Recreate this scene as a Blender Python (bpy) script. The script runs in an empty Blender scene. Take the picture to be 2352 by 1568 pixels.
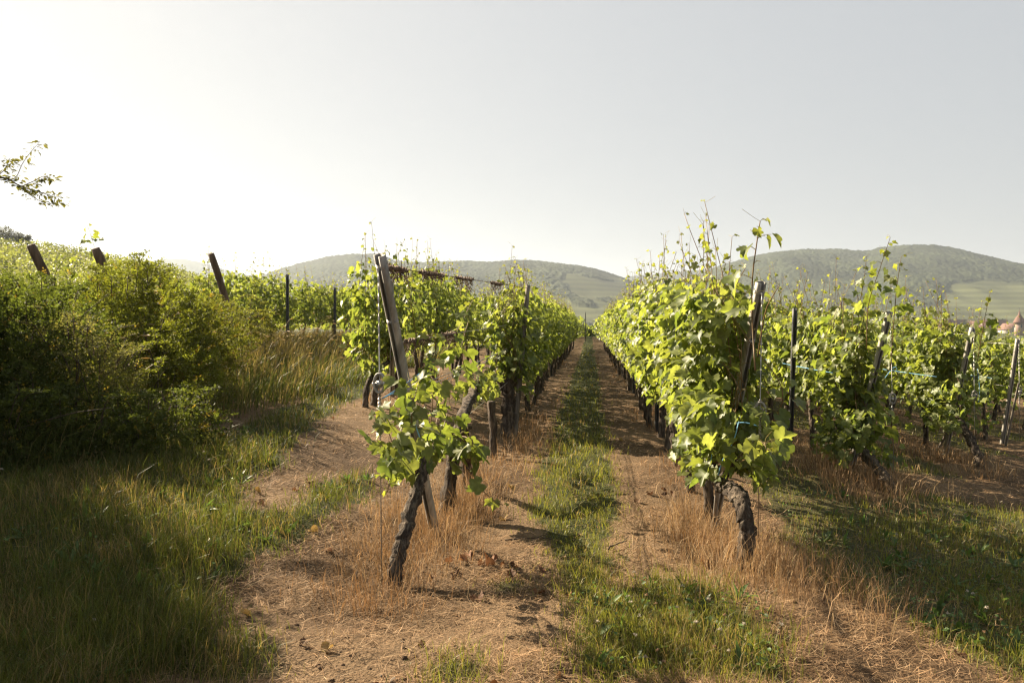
import bpy, math, random
import numpy as np
from mathutils import Vector, Matrix

# ------------------------------------------------------------------ camera, sky, sun, exposure
SC = bpy.context.scene
COL = SC.collection
PI = math.pi
CAM_H = 1.5
F_PX = 1829.0                     # focal length in photo pixels (photo 2352 wide)
CX, CY = 1176.0, 784.0
YAW = math.radians(5.6)           # view axis lies this far left of the rows (+Y)
PITCH = math.radians(-1.22)

cam_d = bpy.data.cameras.new('camera')
cam_d.sensor_width = 36.0
cam_d.lens = 36.0 * F_PX / 2352.0
cam_d.clip_start = 0.05
cam_d.clip_end = 30000
cam = bpy.data.objects.new('camera', cam_d)
COL.objects.link(cam)
cam.location = (0, 0, CAM_H)
cam.rotation_euler = (PI / 2 + PITCH, 0, YAW)
SC.camera = cam

SUN_AZ = math.radians(-57.0)      # clockwise from +Y; negative = left
SUN_EL = math.radians(33.0)
W = bpy.data.worlds.new('World')
SC.world = W
W.use_nodes = True
nt = W.node_tree
bg = nt.nodes['Background']
sky = nt.nodes.new('ShaderNodeTexSky')
sky.sky_type = 'NISHITA'
sky.sun_disc = False
sky.sun_elevation = SUN_EL
sky.sun_rotation = SUN_AZ
sky.altitude = 200
sky.air_density = 1.0
sky.dust_density = 4.0
sky.ozone_density = 1.0
hs = nt.nodes.new('ShaderNodeHueSaturation')
hs.inputs['Saturation'].default_value = 1.0
gm = nt.nodes.new('ShaderNodeGamma')      # compresses the brightness range of the sky
gm.inputs['Gamma'].default_value = 0.16
nt.links.new(sky.outputs[0], gm.inputs['Color'])
nt.links.new(gm.outputs[0], hs.inputs['Color'])
nt.links.new(hs.outputs[0], bg.inputs[0])
bg.inputs[1].default_value = 0.118

sun_d = bpy.data.lights.new('sun', 'SUN')
sun_d.energy = 5.0
sun_d.angle = math.radians(0.5)
sun_d.color = (1.0, 0.84, 0.62)
sun = bpy.data.objects.new('sun', sun_d)
COL.objects.link(sun)
to_sun = Vector((math.sin(SUN_AZ) * math.cos(SUN_EL), math.cos(SUN_AZ) * math.cos(SUN_EL), math.sin(SUN_EL)))
sun.rotation_euler = to_sun.to_track_quat('Z', 'Y').to_euler()
sun.location = (-20, 20, 30)

SC.view_settings.view_transform = 'Standard'
SC.view_settings.look = 'None'
SC.view_settings.gamma = 1.0
SC.view_settings.exposure = 2.0
SC.view_settings.use_curve_mapping = False
cy = SC.cycles
cy.max_bounces = 6
cy.diffuse_bounces = 3
cy.glossy_bounces = 2
cy.transmission_bounces = 4
cy.volume_bounces = 0
cy.transparent_max_bounces = 6
cy.caustics_reflective = False
cy.caustics_refractive = False
cy.sample_clamp_indirect = 1.5
cy.use_denoising = True
cy.denoiser = 'OPENIMAGEDENOISE'
cy.denoising_input_passes = 'RGB_ALBEDO_NORMAL'
cy.denoising_prefilter = 'NONE'
cy.use_adaptive_sampling = False
cy.filter_width = 1.3

rng = np.random.default_rng(7)
random.seed(7)

# ------------------------------------------------------------------ helpers: projection
_s, _c = math.sin(YAW), math.cos(YAW)
RIGHT = np.array((_c, _s, 0.0))
_sp, _cp = math.sin(PITCH), math.cos(PITCH)
FWD = np.array((-_s * _cp, _c * _cp, _sp))
UP = np.cross(RIGHT, FWD)
EYE = np.array((0.0, 0.0, CAM_H))


def ray(px, py):
    return FWD + RIGHT * ((px - CX) / F_PX) + UP * ((CY - py) / F_PX)


def at_d(px, py, d):
    return EYE + ray(px, py) * d


def at_x(px, py, x):
    r = ray(px, py)
    return EYE + r * (x / r[0])


# ------------------------------------------------------------------ helpers: noise and ground height
def _hash(ix, iy, s=0):
    h = (ix.astype(np.int64) * 374761393 + iy.astype(np.int64) * 668265263 + s * 982451653) & 0xffffffff
    h = ((h ^ (h >> 13)) * 1274126177) & 0xffffffff
    h = (h ^ (h >> 16)) & 0xffffffff
    return h / 4294967295.0


def vnoise(x, y, s=0):
    x = np.asarray(x, float); y = np.asarray(y, float)
    ix = np.floor(x); iy = np.floor(y)
    fx = x - ix; fy = y - iy
    fx = fx * fx * (3 - 2 * fx); fy = fy * fy * (3 - 2 * fy)
    a = _hash(ix, iy, s); b = _hash(ix + 1, iy, s); c = _hash(ix, iy + 1, s); d = _hash(ix + 1, iy + 1, s)
    return (a * (1 - fx) + b * fx) * (1 - fy) + (c * (1 - fx) + d * fx) * fy


def fbm(x, y, oct=4, s=0):
    t = 0; a = 0.5
    for k in range(oct):
        t = t + a * (vnoise(x, y, s + k) - 0.5)
        x = np.asarray(x) * 2.03 + 11.3; y = np.asarray(y) * 2.03 - 7.1; a *= 0.5
    return t


def worley(x, y, s=0):
    ix = np.floor(x); iy = np.floor(y)
    best = np.full(np.shape(x), 9.0)
    for dx in (-1, 0, 1):
        for dy in (-1, 0, 1):
            jx = ix + dx; jy = iy + dy
            px = jx + _hash(jx, jy, s); py = jy + _hash(jx, jy, s + 5)
            best = np.minimum(best, (px - x) ** 2 + (py - y) ** 2)
    return np.sqrt(best)


def sstep(a, b, x):
    t = np.clip((np.asarray(x, float) - a) / (b - a), 0, 1)
    return t * t * (3 - 2 * t)


PX = [-400, -40, -14, -8.6, -7.2, -6.2, -4.9, -3.13, -1.3, 0.95, 3, 5, 7, 10, 20, 60, 300, 4000]
PZ = [7, 1.6, 1.0, 0.98, 0.98, 0.80, 0.42, 0.33, 0.0, 0, -0.21, -0.37, -0.55, -0.8, -1.6, -4, -6, -6]


def G0(x, y):
    x = np.asarray(x, float); y = np.asarray(y, float)
    z = 0.5 * np.interp(x, PX, PZ) + 0.25 * np.interp(x - .35, PX, PZ) + 0.25 * np.interp(x + .35, PX, PZ)
    f = np.where(z > 0.36, np.clip(1 - 0.022 * (y - 18), 0.35, 1) ** np.where(y > 18, 1, 0), 1)
    z = 0.36 * (z > .36) + (z - 0.36 * (z > .36)) * f
    far = sstep(70, 420, y)
    return z * (1 - far) + (-6) * far


def G(x, y):
    x = np.asarray(x, float); y = np.asarray(y, float)
    near = 1 - sstep(25, 60, np.hypot(x, y))
    return G0(x, y) + near * (0.085 * fbm(x * 2.6, y * 2.6, 5, 3) + 0.10 * fbm(x * .9, y * .9, 2, 9)) + 0.06 * fbm(x * .3, y * .3, 2, 5)


def on_ground(px, py):
    r = ray(px, py)
    t = 3.0
    for k in range(400):                     # march until the ray meets the ground
        p = EYE + r * t
        if p[2] < G0(p[0], p[1]) or t > 200:
            break
        t *= 1.012
    return EYE + r * t


# ------------------------------------------------------------------ helpers: meshes
class MB:
    """collects vertices, faces, colours; build() links them as ONE mesh object"""

    def __init__(s):
        s.v = []; s.q = []; s.t = []; s.c = []; s.n = 0; s.mq = []; s.mt = []

    def add(s, V, tris=None, quads=None, col=(1, 1, 1), m=0):
        V = np.asarray(V, float).reshape(-1, 3)
        k = len(V)
        c = np.asarray(col, float)
        if c.ndim == 1:
            c = np.tile(c[:3], (k, 1))
        if tris is not None and len(tris):
            T = np.asarray(tris, np.int64).reshape(-1, 3) + s.n
            s.t.append(T); s.mt.append(np.full(len(T), m))
        if quads is not None and len(quads):
            Q = np.asarray(quads, np.int64).reshape(-1, 4) + s.n
            s.q.append(Q); s.mq.append(np.full(len(Q), m))
        s.v.append(V); s.c.append(c[:, :3]); s.n += k

    def merge(s, o, m=0):
        for V, c in zip(o.v, o.c):
            s.v.append(V); s.c.append(c)
        for T in o.t:
            s.t.append(T + s.n); s.mt.append(np.full(len(T), m))
        for Q in o.q:
            s.q.append(Q + s.n); s.mq.append(np.full(len(Q), m))
        s.n += o.n

    def mesh(s, name, mats, smooth=False):
        me = bpy.data.meshes.new(name)
        V = np.concatenate(s.v).astype(np.float32)
        T = np.concatenate(s.t) if s.t else np.zeros((0, 3), np.int64)
        Q = np.concatenate(s.q) if s.q else np.zeros((0, 4), np.int64)
        loops = np.concatenate([T.ravel(), Q.ravel()]).astype(np.int32)
        tot = np.concatenate([np.full(len(T), 3), np.full(len(Q), 4)]).astype(np.int32)
        start = np.concatenate([[0], np.cumsum(tot)[:-1]]).astype(np.int32)
        me.vertices.add(len(V)); me.vertices.foreach_set('co', V.ravel())
        me.loops.add(len(loops)); me.loops.foreach_set('vertex_index', loops)
        me.polygons.add(len(tot)); me.polygons.foreach_set('loop_start', start)
        if smooth:
            me.polygons.foreach_set('use_smooth', np.ones(len(tot), bool))
        if not isinstance(mats, (list, tuple)):
            mats = [mats]
        for m in mats:
            me.materials.append(m)
        if len(mats) > 1:
            mi = np.concatenate(s.mt + s.mq).astype(np.int32)
            me.polygons.foreach_set('material_index', mi)
        c = np.concatenate(s.c)
        ca = me.attributes.new('col', 'FLOAT_COLOR', 'POINT')
        ca.data.foreach_set('color', np.concatenate([c, np.ones((len(c), 1))], 1).astype(np.float32).ravel())
        me.update(calc_edges=True)
        me.validate()
        return me

    def build(s, name, mats, parent=None, smooth=False):
        return link(name, s.mesh(name, mats, smooth), parent)


def link(name, me, parent=None):
    o = bpy.data.objects.new(name, me)
    COL.objects.link(o)
    if parent is not None:
        o.parent = parent
    return o


def tag(o, label=None, cat=None, group=None, kind=None):
    if label: o['label'] = label
    if cat: o['category'] = cat
    if group: o['group'] = group
    if kind: o['kind'] = kind
    return o


def empty(name, loc, label, cat, group=None):
    o = bpy.data.objects.new(name, None)
    o.empty_display_size = 0.1
    COL.objects.link(o)
    o.location = tuple(float(v) for v in loc)
    return tag(o, label, cat, group)


def tube(mb, P, R, sides=6, col=(1, 1, 1), cap=True, m=0):
    P = np.asarray(P, float); n = len(P)
    R = np.broadcast_to(np.asarray(R, float), (n,)) if np.ndim(R) < 2 else np.asarray(R)
    T = np.gradient(P, axis=0)
    T /= np.linalg.norm(T, axis=1)[:, None] + 1e-9
    ref = np.array((0.31, 0.17, 1.0)) if abs(T[0][2]) < .9 else np.array((1.0, .2, .1))
    A = np.cross(T, ref); A /= np.linalg.norm(A, axis=1)[:, None] + 1e-9
    B = np.cross(T, A)
    th = np.arange(sides) * 2 * PI / sides
    if R.ndim == 1:
        RR = np.repeat(R[:, None], sides, 1)
    else:
        RR = R
    V = P[:, None, :] + RR[:, :, None] * (np.cos(th)[None, :, None] * A[:, None, :] + np.sin(th)[None, :, None] * B[:, None, :])
    i = np.arange(n - 1)[:, None] * sides; j = np.arange(sides)[None, :]
    j2 = (j + 1) % sides
    Q = np.stack([i + j, i + j2, i + sides + j2, i + sides + j], -1).reshape(-1, 4)
    V = V.reshape(-1, 3)
    tr = []
    if cap:
        V = np.concatenate([V, P[:1], P[-1:]])
        a, b = n * sides, n * sides + 1
        for k in range(sides):
            tr.append((a, (k + 1) % sides, k))
            tr.append((b, (n - 1) * sides + k, (n - 1) * sides + (k + 1) % sides))
    mb.add(V, tr, Q, col, m)


def spline(P, n):
    """Catmull-Rom through control points"""
    P = np.asarray(P, float)
    Q = np.concatenate([[2 * P[0] - P[1]], P, [2 * P[-1] - P[-2]]])
    t = np.linspace(0, len(P) - 1 - 1e-6, n)
    i = t.astype(int); f = (t - i)[:, None]
    p0, p1, p2, p3 = Q[i], Q[i + 1], Q[i + 2], Q[i + 3]
    return 0.5 * (2 * p1 + (p2 - p0) * f + (2 * p0 - 5 * p1 + 4 * p2 - p3) * f ** 2 + (3 * p1 - p0 - 3 * p2 + p3) * f ** 3)


def scatter(mb, tv, tt, P, Y, Z, S, col, m=0):
    """copies of a leaf template: tip direction Y, normal Z, size S, colour per copy"""
    P = np.asarray(P, float)
    N = len(P)
    if N == 0:
        return
    Y = Y / (np.linalg.norm(Y, axis=1)[:, None] + 1e-9)
    X = np.cross(Y, Z); X /= np.linalg.norm(X, axis=1)[:, None] + 1e-9
    Z = np.cross(X, Y)
    S = np.broadcast_to(S, (N,))
    k = len(tv)
    V = P[:, None, :] + S[:, None, None] * (tv[None, :, 0, None] * X[:, None, :] + tv[None, :, 1, None] * Y[:, None, :] + tv[None, :, 2, None] * Z[:, None, :])
    T = (tt[None, :, :] + (np.arange(N) * k)[:, None, None]).reshape(-1, 3)
    C = np.repeat(np.broadcast_to(col, (N, 3))[:, None, :], k, 1).reshape(-1, 3)
    mb.add(V.reshape(-1, 3), T, None, C, m)


def vine_leaf(var=0):
    r = np.random.default_rng(100 + var)
    th = np.array([-90, -72, -52, -36, -18, -4, 12, 26, 38, 54, 68, 80, 90, 100, 112, 126, 142, 154, 168, 184, 198, 216, 232, 252])
    rr = np.array([.16, .40, .50, .47, .50, .40, .50, .56, .52, .38, .50, .55, .64, .55, .50, .38, .52, .56, .50, .40, .50, .47, .50, .40])
    rr = rr * (1 + r.uniform(-.06, .06, len(rr)))
    rr[2::3] *= .93
    a = np.radians(th)
    x = rr * np.cos(a); y = .42 + rr * np.sin(a)
    fold = r.uniform(.05, .6); droop = r.uniform(.1, .75)
    P = np.stack([x, y], 1)
    P = np.concatenate([[[0, .40]], P])
    z = fold * np.abs(P[:, 0]) - droop * np.maximum(P[:, 1] - .2, 0) ** 2 + .05 * np.sin(P[:, 0] * 9 + var) * np.cos(P[:, 1] * 8) - .25 * P[:, 0] ** 2
    z[1:] += r.uniform(-.025, .025, len(th))
    V = np.stack([P[:, 0], P[:, 1], z], 1)
    n = len(th)
    T = np.array([(0, 1 + k, 1 + (k + 1) % n) for k in range(n)])
    return V, T


LEAVES = [vine_leaf(k) for k in range(8)]
# small oval leaf, folded on its midrib
OVAL_V = np.array([(0, 0, 0), (.26, .3, .07), (.30, .58, .08), (0, 1, -.12), (-.30, .58, .08), (-.26, .3, .07), (0, .5, 0)])
OVAL_T = np.array([(0, 1, 6), (1, 2, 6), (2, 3, 6), (3, 4, 6), (4, 5, 6), (5, 0, 6)])
DIA_V = np.array([(0, 0, 0), (.34, .5, .1), (0, 1, -.1), (-.34, .5, .1)])
DIA_T = np.array([(0, 1, 2), (0, 2, 3)])
CLUMP_V = np.array([(0, -.1, 0), (.5, .3, .16), (.2, .9, -.1), (-.3, .8, .1), (-.52, .2, -.14)])
CLUMP_T = np.array([(0, 1, 2), (0, 2, 3), (0, 3, 4)])


# ------------------------------------------------------------------ materials
def mat(name):
    m = bpy.data.materials.new(name)
    m.use_nodes = True
    t = m.node_tree
    return m, t, t.nodes['Principled BSDF'], t.nodes['Material Output']


def N(t, typ, **kw):
    n = t.nodes.new(typ)
    for k, v in kw.items():
        if k in n.inputs:
            n.inputs[k].default_value = v
        else:
            setattr(n, k, v)
    return n


def leaf_mat(name, trans=0.5, tcol=(1.9, 1.75, .75), rough=.5, spec=.35, noise=18.0, amount=.3):
    m, t, p, out = mat(name)
    at = N(t, 'ShaderNodeAttribute', attribute_name='col')
    tc = N(t, 'ShaderNodeTexCoord')
    nz = N(t, 'ShaderNodeTexNoise', Scale=noise)
    nz.inputs['Detail'].default_value = 3
    t.links.new(tc.outputs['Object'], nz.inputs['Vector'])
    mr = N(t, 'ShaderNodeMapRange')
    mr.inputs[3].default_value = 1 - amount; mr.inputs[4].default_value = 1 + amount
    mr.inputs[1].default_value = .3; mr.inputs[2].default_value = .7
    t.links.new(nz.outputs[0], mr.inputs[0])
    mul = N(t, 'ShaderNodeVectorMath', operation='SCALE')
    t.links.new(at.outputs['Color'], mul.inputs[0]); t.links.new(mr.outputs[0], mul.inputs['Scale'])
    t.links.new(mul.outputs[0], p.inputs['Base Color'])
    p.inputs['Roughness'].default_value = rough
    p.inputs['Specular IOR Level'].default_value = spec
    tr = N(t, 'ShaderNodeBsdfTranslucent')
    m2 = N(t, 'ShaderNodeVectorMath', operation='MULTIPLY')
    m2.inputs[1].default_value = tcol
    t.links.new(mul.outputs[0], m2.inputs[0]); t.links.new(m2.outputs[0], tr.inputs[0])
    mx = N(t, 'ShaderNodeMixShader')
    mx.inputs[0].default_value = trans
    t.links.new(p.outputs[0], mx.inputs[1]); t.links.new(tr.outputs[0], mx.inputs[2])
    t.links.new(mx.outputs[0], out.inputs['Surface'])
    return m


def rough_mat(name, c1, c2, scale=20, stretch=(1, 1, 1), rough=.85, bump=.3, metallic=0.0, vcol=False, spec=.3, dist=.02, c3=None):
    m, t, p, out = mat(name)
    tc = N(t, 'ShaderNodeTexCoord')
    mp = N(t, 'ShaderNodeMapping')
    mp.inputs['Scale'].default_value = stretch
    t.links.new(tc.outputs['Object'], mp.inputs[0])
    nz = N(t, 'ShaderNodeTexNoise', Scale=scale)
    nz.inputs['Detail'].default_value = 6; nz.inputs['Roughness'].default_value = .65
    t.links.new(mp.outputs[0], nz.inputs['Vector'])
    cr = N(t, 'ShaderNodeValToRGB')
    e = cr.color_ramp.elements
    e[0].position = .32; e[0].color = (*c1, 1); e[1].position = .68; e[1].color = (*c2, 1)
    if c3:
        k = e.new(.5); k.color = (*c3, 1)
    t.links.new(nz.outputs[0], cr.inputs[0])
    if vcol:
        at = N(t, 'ShaderNodeAttribute', attribute_name='col')
        mu = N(t, 'ShaderNodeVectorMath', operation='MULTIPLY')
        t.links.new(cr.outputs[0], mu.inputs[0]); t.links.new(at.outputs['Color'], mu.inputs[1])
        t.links.new(mu.outputs[0], p.inputs['Base Color'])
    else:
        t.links.new(cr.outputs[0], p.inputs['Base Color'])
    p.inputs['Roughness'].default_value = rough
    p.inputs['Metallic'].default_value = metallic
    p.inputs['Specular IOR Level'].default_value = spec
    b = N(t, 'ShaderNodeBump')
    b.inputs['Strength'].default_value = bump; b.inputs['Distance'].default_value = dist
    t.links.new(nz.outputs[0], b.inputs['Height']); t.links.new(b.outputs[0], p.inputs['Normal'])
    return m


M = {}
M['leaf'] = leaf_mat('vine_leaf', .5, (1.75, 1.72, .75), .48, .4, 25, .28)
M['rose'] = leaf_mat('hedge_leaf', .45, (1.7, 1.65, .7), .65, .15, 6, .3)
M['grass'] = leaf_mat('grass_blade', .4, (1.6, 1.55, .9), .5, .3, 5, .25)
M['straw'] = leaf_mat('dry_straw', .25, (1.3, 1.2, 1.0), .7, .2, 7, .3)
M['cane'] = leaf_mat('green_cane', .1, (1, 1, 1), .55, .3, 30, .3)
M['bark'] = rough_mat('vine_bark', (.018, .013, .010), (.22, .175, .13), 34, (1, 1, .16), .95, 1.0, dist=.035, c3=(.075, .057, .042))
M['twig'] = rough_mat('twig_bark', (.03, .02, .015), (.11, .08, .055), 30, (1, 1, .4), .9, .5)
M['wood'] = rough_mat('weathered_wood', (.06, .05, .042), (.24, .21, .175), 22, (1, 1, .06), .9, .5, dist=.01)
M['oldwood'] = rough_mat('brown_wood', (.045, .030, .020), (.17, .115, .075), 16, (1, 1, .12), .9, .6, dist=.01)
M['steel'] = rough_mat('dull_galvanised_steel', (.14, .13, .115), (.42, .40, .36), 14, (1, 1, .12), .6, .2, .2, spec=.4, c3=(.27, .255, .225))
M['darksteel'] = rough_mat('dark_steel', (.04, .042, .045), (.13, .13, .13), 14, (1, 1, .3), .55, .15, .4)
M['wire'] = rough_mat('wire', (.25, .24, .23), (.5, .48, .45), 40, (1, 1, 1), .4, .05, .7)
M['rust'] = rough_mat('rusty_wire', (.07, .04, .025), (.2, .12, .08), 60, (1, 1, 1), .8, .1, .2)
M['twine'] = rough_mat('blue_twine', (.10, .32, .55), (.25, .5, .72), 80, (1, 1, 1), .6, .1)
M['dead'] = rough_mat('dead_tendril', (.05, .032, .022), (.2, .14, .1), 60, (1, 1, 1), .95, .2)
M['vcol'] = rough_mat('far_slope', (.75, .75, .75), (1.25, 1.25, 1.25), .02, (1, 1, 1), .95, 0.0, vcol=True, spec=.05)
M['plaster'] = rough_mat('pale_plaster', (.38, .34, .29), (.5, .46, .4), 1.5, (1, 1, 1), .9, .05)
M['tiles'] = rough_mat('brown_roof_tiles', (.10, .055, .04), (.20, .11, .08), 3, (1, 1, 1), .85, .2)
M['redtiles'] = rough_mat('pink_roof_tiles', (.12, .065, .05), (.19, .105, .08), 3, (1, 1, 1), .85, .2)
M['glass'] = rough_mat('window_glass', (.03, .03, .035), (.05, .05, .055), 1, (1, 1, 1), .2, 0.0, spec=.6)
M['stone'] = rough_mat('sandstone', (.28, .19, .15), (.40, .29, .23), 1, (1, 1, 1), .9, .1)
M['petal'] = leaf_mat('flower', .3, (1.1, 1.1, 1.0), .7, .2, 9, .1)
M['crown'] = leaf_mat('tree_leaf', .25, (1.5, 1.4, .8), .6, .2, 1, .3)


def ground_mat():
    m, t, p, out = mat('ground_soil')
    at = N(t, 'ShaderNodeAttribute', attribute_name='col')
    tc = N(t, 'ShaderNodeTexCoord')
    n1 = N(t, 'ShaderNodeTexNoise', Scale=9.0); n1.inputs['Detail'].default_value = 8; n1.inputs['Roughness'].default_value = .7
    n2 = N(t, 'ShaderNodeTexNoise', Scale=60.0); n2.inputs['Detail'].default_value = 5
    for n in (n1, n2):
        t.links.new(tc.outputs['Object'], n.inputs['Vector'])
    mr = N(t, 'ShaderNodeMapRange'); mr.inputs[1].default_value = .3; mr.inputs[2].default_value = .7
    mr.inputs[3].default_value = .6; mr.inputs[4].default_value = 1.35
    ad = N(t, 'ShaderNodeMath', operation='ADD'); 
    hf = N(t, 'ShaderNodeMath', operation='MULTIPLY'); hf.inputs[1].default_value = .5
    t.links.new(n1.outputs[0], ad.inputs[0]); t.links.new(n2.outputs[0], ad.inputs[1])
    t.links.new(ad.outputs[0], hf.inputs[0]); t.links.new(hf.outputs[0], mr.inputs[0])
    sc = N(t, 'ShaderNodeVectorMath', operation='SCALE')
    t.links.new(at.outputs['Color'], sc.inputs[0]); t.links.new(mr.outputs[0], sc.inputs['Scale'])
    t.links.new(sc.outputs[0], p.inputs['Base Color'])
    p.inputs['Roughness'].default_value = .95; p.inputs['Specular IOR Level'].default_value = .1
    b = N(t, 'ShaderNodeBump'); b.inputs['Strength'].default_value = 1.0; b.inputs['Distance'].default_value = .045
    t.links.new(hf.outputs[0], b.inputs['Height']); t.links.new(b.outputs[0], p.inputs['Normal'])
    return m


M['soil'] = ground_mat()

# ------------------------------------------------------------------ rows of the vineyard (lateral x, first vine's y)
ROW_X = {'L2': -3.13, 'L1': -1.09, 'R1': 0.95, 'R2': 3.0, 'R3': 5.0, 'R4': 7.05, 'R5': 9.1, 'R6': 11.1,
         'B1': -7.6, 'B2': -9.6, 'B3': -11.6}
ROW_Y0 = {'L2': 10.7, 'L1': 4.4, 'R1': 4.95, 'R2': 8.3, 'R3': 10.9, 'R4': 13.7, 'R5': 16.2, 'R6': 18.8,
          'B1': 15.0, 'B2': 13.6, 'B3': 12.6}


# ------------------------------------------------------------------ where the grass is green, dry, or worn off
def poly(*pts):
    return np.array([on_ground(a, b)[:2] for a, b in pts])


def inside(P, x, y):
    r = np.zeros(np.shape(x), bool)
    n = len(P)
    for i in range(n):
        x1, y1 = P[i]; x2, y2 = P[(i + 1) % n]
        c = ((y1 > y) != (y2 > y)) & (x < (x2 - x1) * (y - y1) / ((y2 - y1) + 1e-12) + x1)
        r ^= c
    return r


VERGE = np.concatenate([poly((510, 1010), (640, 945), (850, 868), (850, 905), (770, 940), (700, 1000), (650, 1060), (560, 1130),
                             (550, 1180), (690, 1190), (740, 1120), (850, 1085), (860, 1110), (820, 1165), (720, 1225), (580, 1290),
                             (500, 1350), (470, 1450), (470, 1500), (360, 1568)), np.array([(-2.2, 1.0), (-14, 1.0), (-14, 5), (-6, 8.5)])])
PATCH = poly((1300, 1370), (1420, 1365), (1520, 1345), (1640, 1370), (1770, 1440), (1800, 1568), (1380, 1580), (1340, 1450))
RIGHTF = np.concatenate([poly((1750, 1070), (1880, 1100), (1990, 1150), (2100, 1135), (2352, 1170)), np.array([(9, 9.5), (12, 4), (3.4, 2.6)]),
                         poly((2200, 1520), (2060, 1420), (1860, 1340), (1800, 1200))])
CLUMPS = [(on_ground(1060, 1560)[:2], .13), (on_ground(545, 1530)[:2], .17), (on_ground(1180, 1345)[:2], .08)]
PATHP = poly((850, 905), (770, 940), (700, 1000), (650, 1060), (560, 1130), (550, 1180), (690, 1190), (860, 1110), (870, 940))


def green(x, y):
    """0..1 how much green grass grows at x, y"""
    x = np.asarray(x, float); y = np.asarray(y, float)
    jx = x + .28 * fbm(x * 2.2, y * 2.2, 3, 21); jy = y + .28 * fbm(x * 2.2, y * 2.2, 3, 31)
    g = np.zeros(np.shape(x))
    g = np.where(inside(VERGE, jx, jy), 1.0, g)
    g = np.where(inside(PATCH, jx, jy), .9, g)
    g = np.where(inside(RIGHTF, jx, jy), .9, g)
    a = np.interp(y, [4.3, 5.0, 5.6, 6.5, 8, 200], [-.12, -.22, -.34, -.44, -.5, -.5])
    b = np.interp(y, [4.3, 5.0, 5.6, 6.5, 200], [.12, .10, .16, .22, .22])
    g = np.where((jx > a) & (jx < b) & (y > 4.2), 1.0, g)
    for c, r in CLUMPS:
        g = np.where((jx - c[0]) ** 2 + (jy - c[1]) ** 2 < r * r, .8, g)
    for k in ('R1', 'R2', 'R3', 'R4', 'R5'):           # grass strip down the middle of the other alleys
        mid = ROW_X[k] + 1.02
        g = np.where((np.abs(jx - mid) < .42) & (y > ROW_Y0[k] + 1.5), .75, g)
    g = np.where((jx < -5.0) & (y > 5), .8, g)
    g = np.where((np.abs(jx + 2.1) < .3) & (y > 13), .6, g)
    return g


# ------------------------------------------------------------------ ground
def axis(lo, f0, f1, step, hi, grow=1.13):
    a = list(np.arange(f0, f1, step))
    s = step; v = f1
    while v < hi:
        a.append(v); s *= grow; v += s
    a.append(hi)
    s = step; v = f0 - step; left = []
    while v > lo:
        left.append(v); s *= grow; v -= s
    left.append(lo)
    return np.array(left[::-1] + a)


def build_ground():
    xs = axis(-4000, -7.5, 7.5, .07, 4000)
    ys = axis(-300, 2.2, 16, .07, 4000)
    X, Y = np.meshgrid(xs, ys)
    Z = G(X, Y)
    g = green(X, Y)
    nz = fbm(X * 1.3, Y * 1.3, 4, 40)
    soil = np.array((.075, .048, .027)); straw = np.array((.18, .122, .070)); earth = np.array((.05, .056, .021))
    k = np.clip(.5 + 2.2 * nz, 0, 1)[..., None]
    c = soil * (1 - k) + straw * k
    gg = np.clip(g, 0, 1)[..., None]
    c = c * (1 - gg) + earth * gg
    far = sstep(60, 200, np.hypot(X, Y))[..., None]
    c = c * (1 - far) + np.array((.06, .075, .028)) * far
    n, m = X.shape
    i = np.arange(n - 1)[:, None] * m + np.arange(m - 1)[None, :]
    Q = np.stack([i, i + 1, i + m + 1, i + m], -1).reshape(-1, 4)
    mb = MB(); mb.add(np.stack([X, Y, Z], -1).reshape(-1, 3), None, Q, c.reshape(-1, 3))
    tag(mb.build('ground', M['soil'], None, True), kind='structure')


build_ground()


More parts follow.
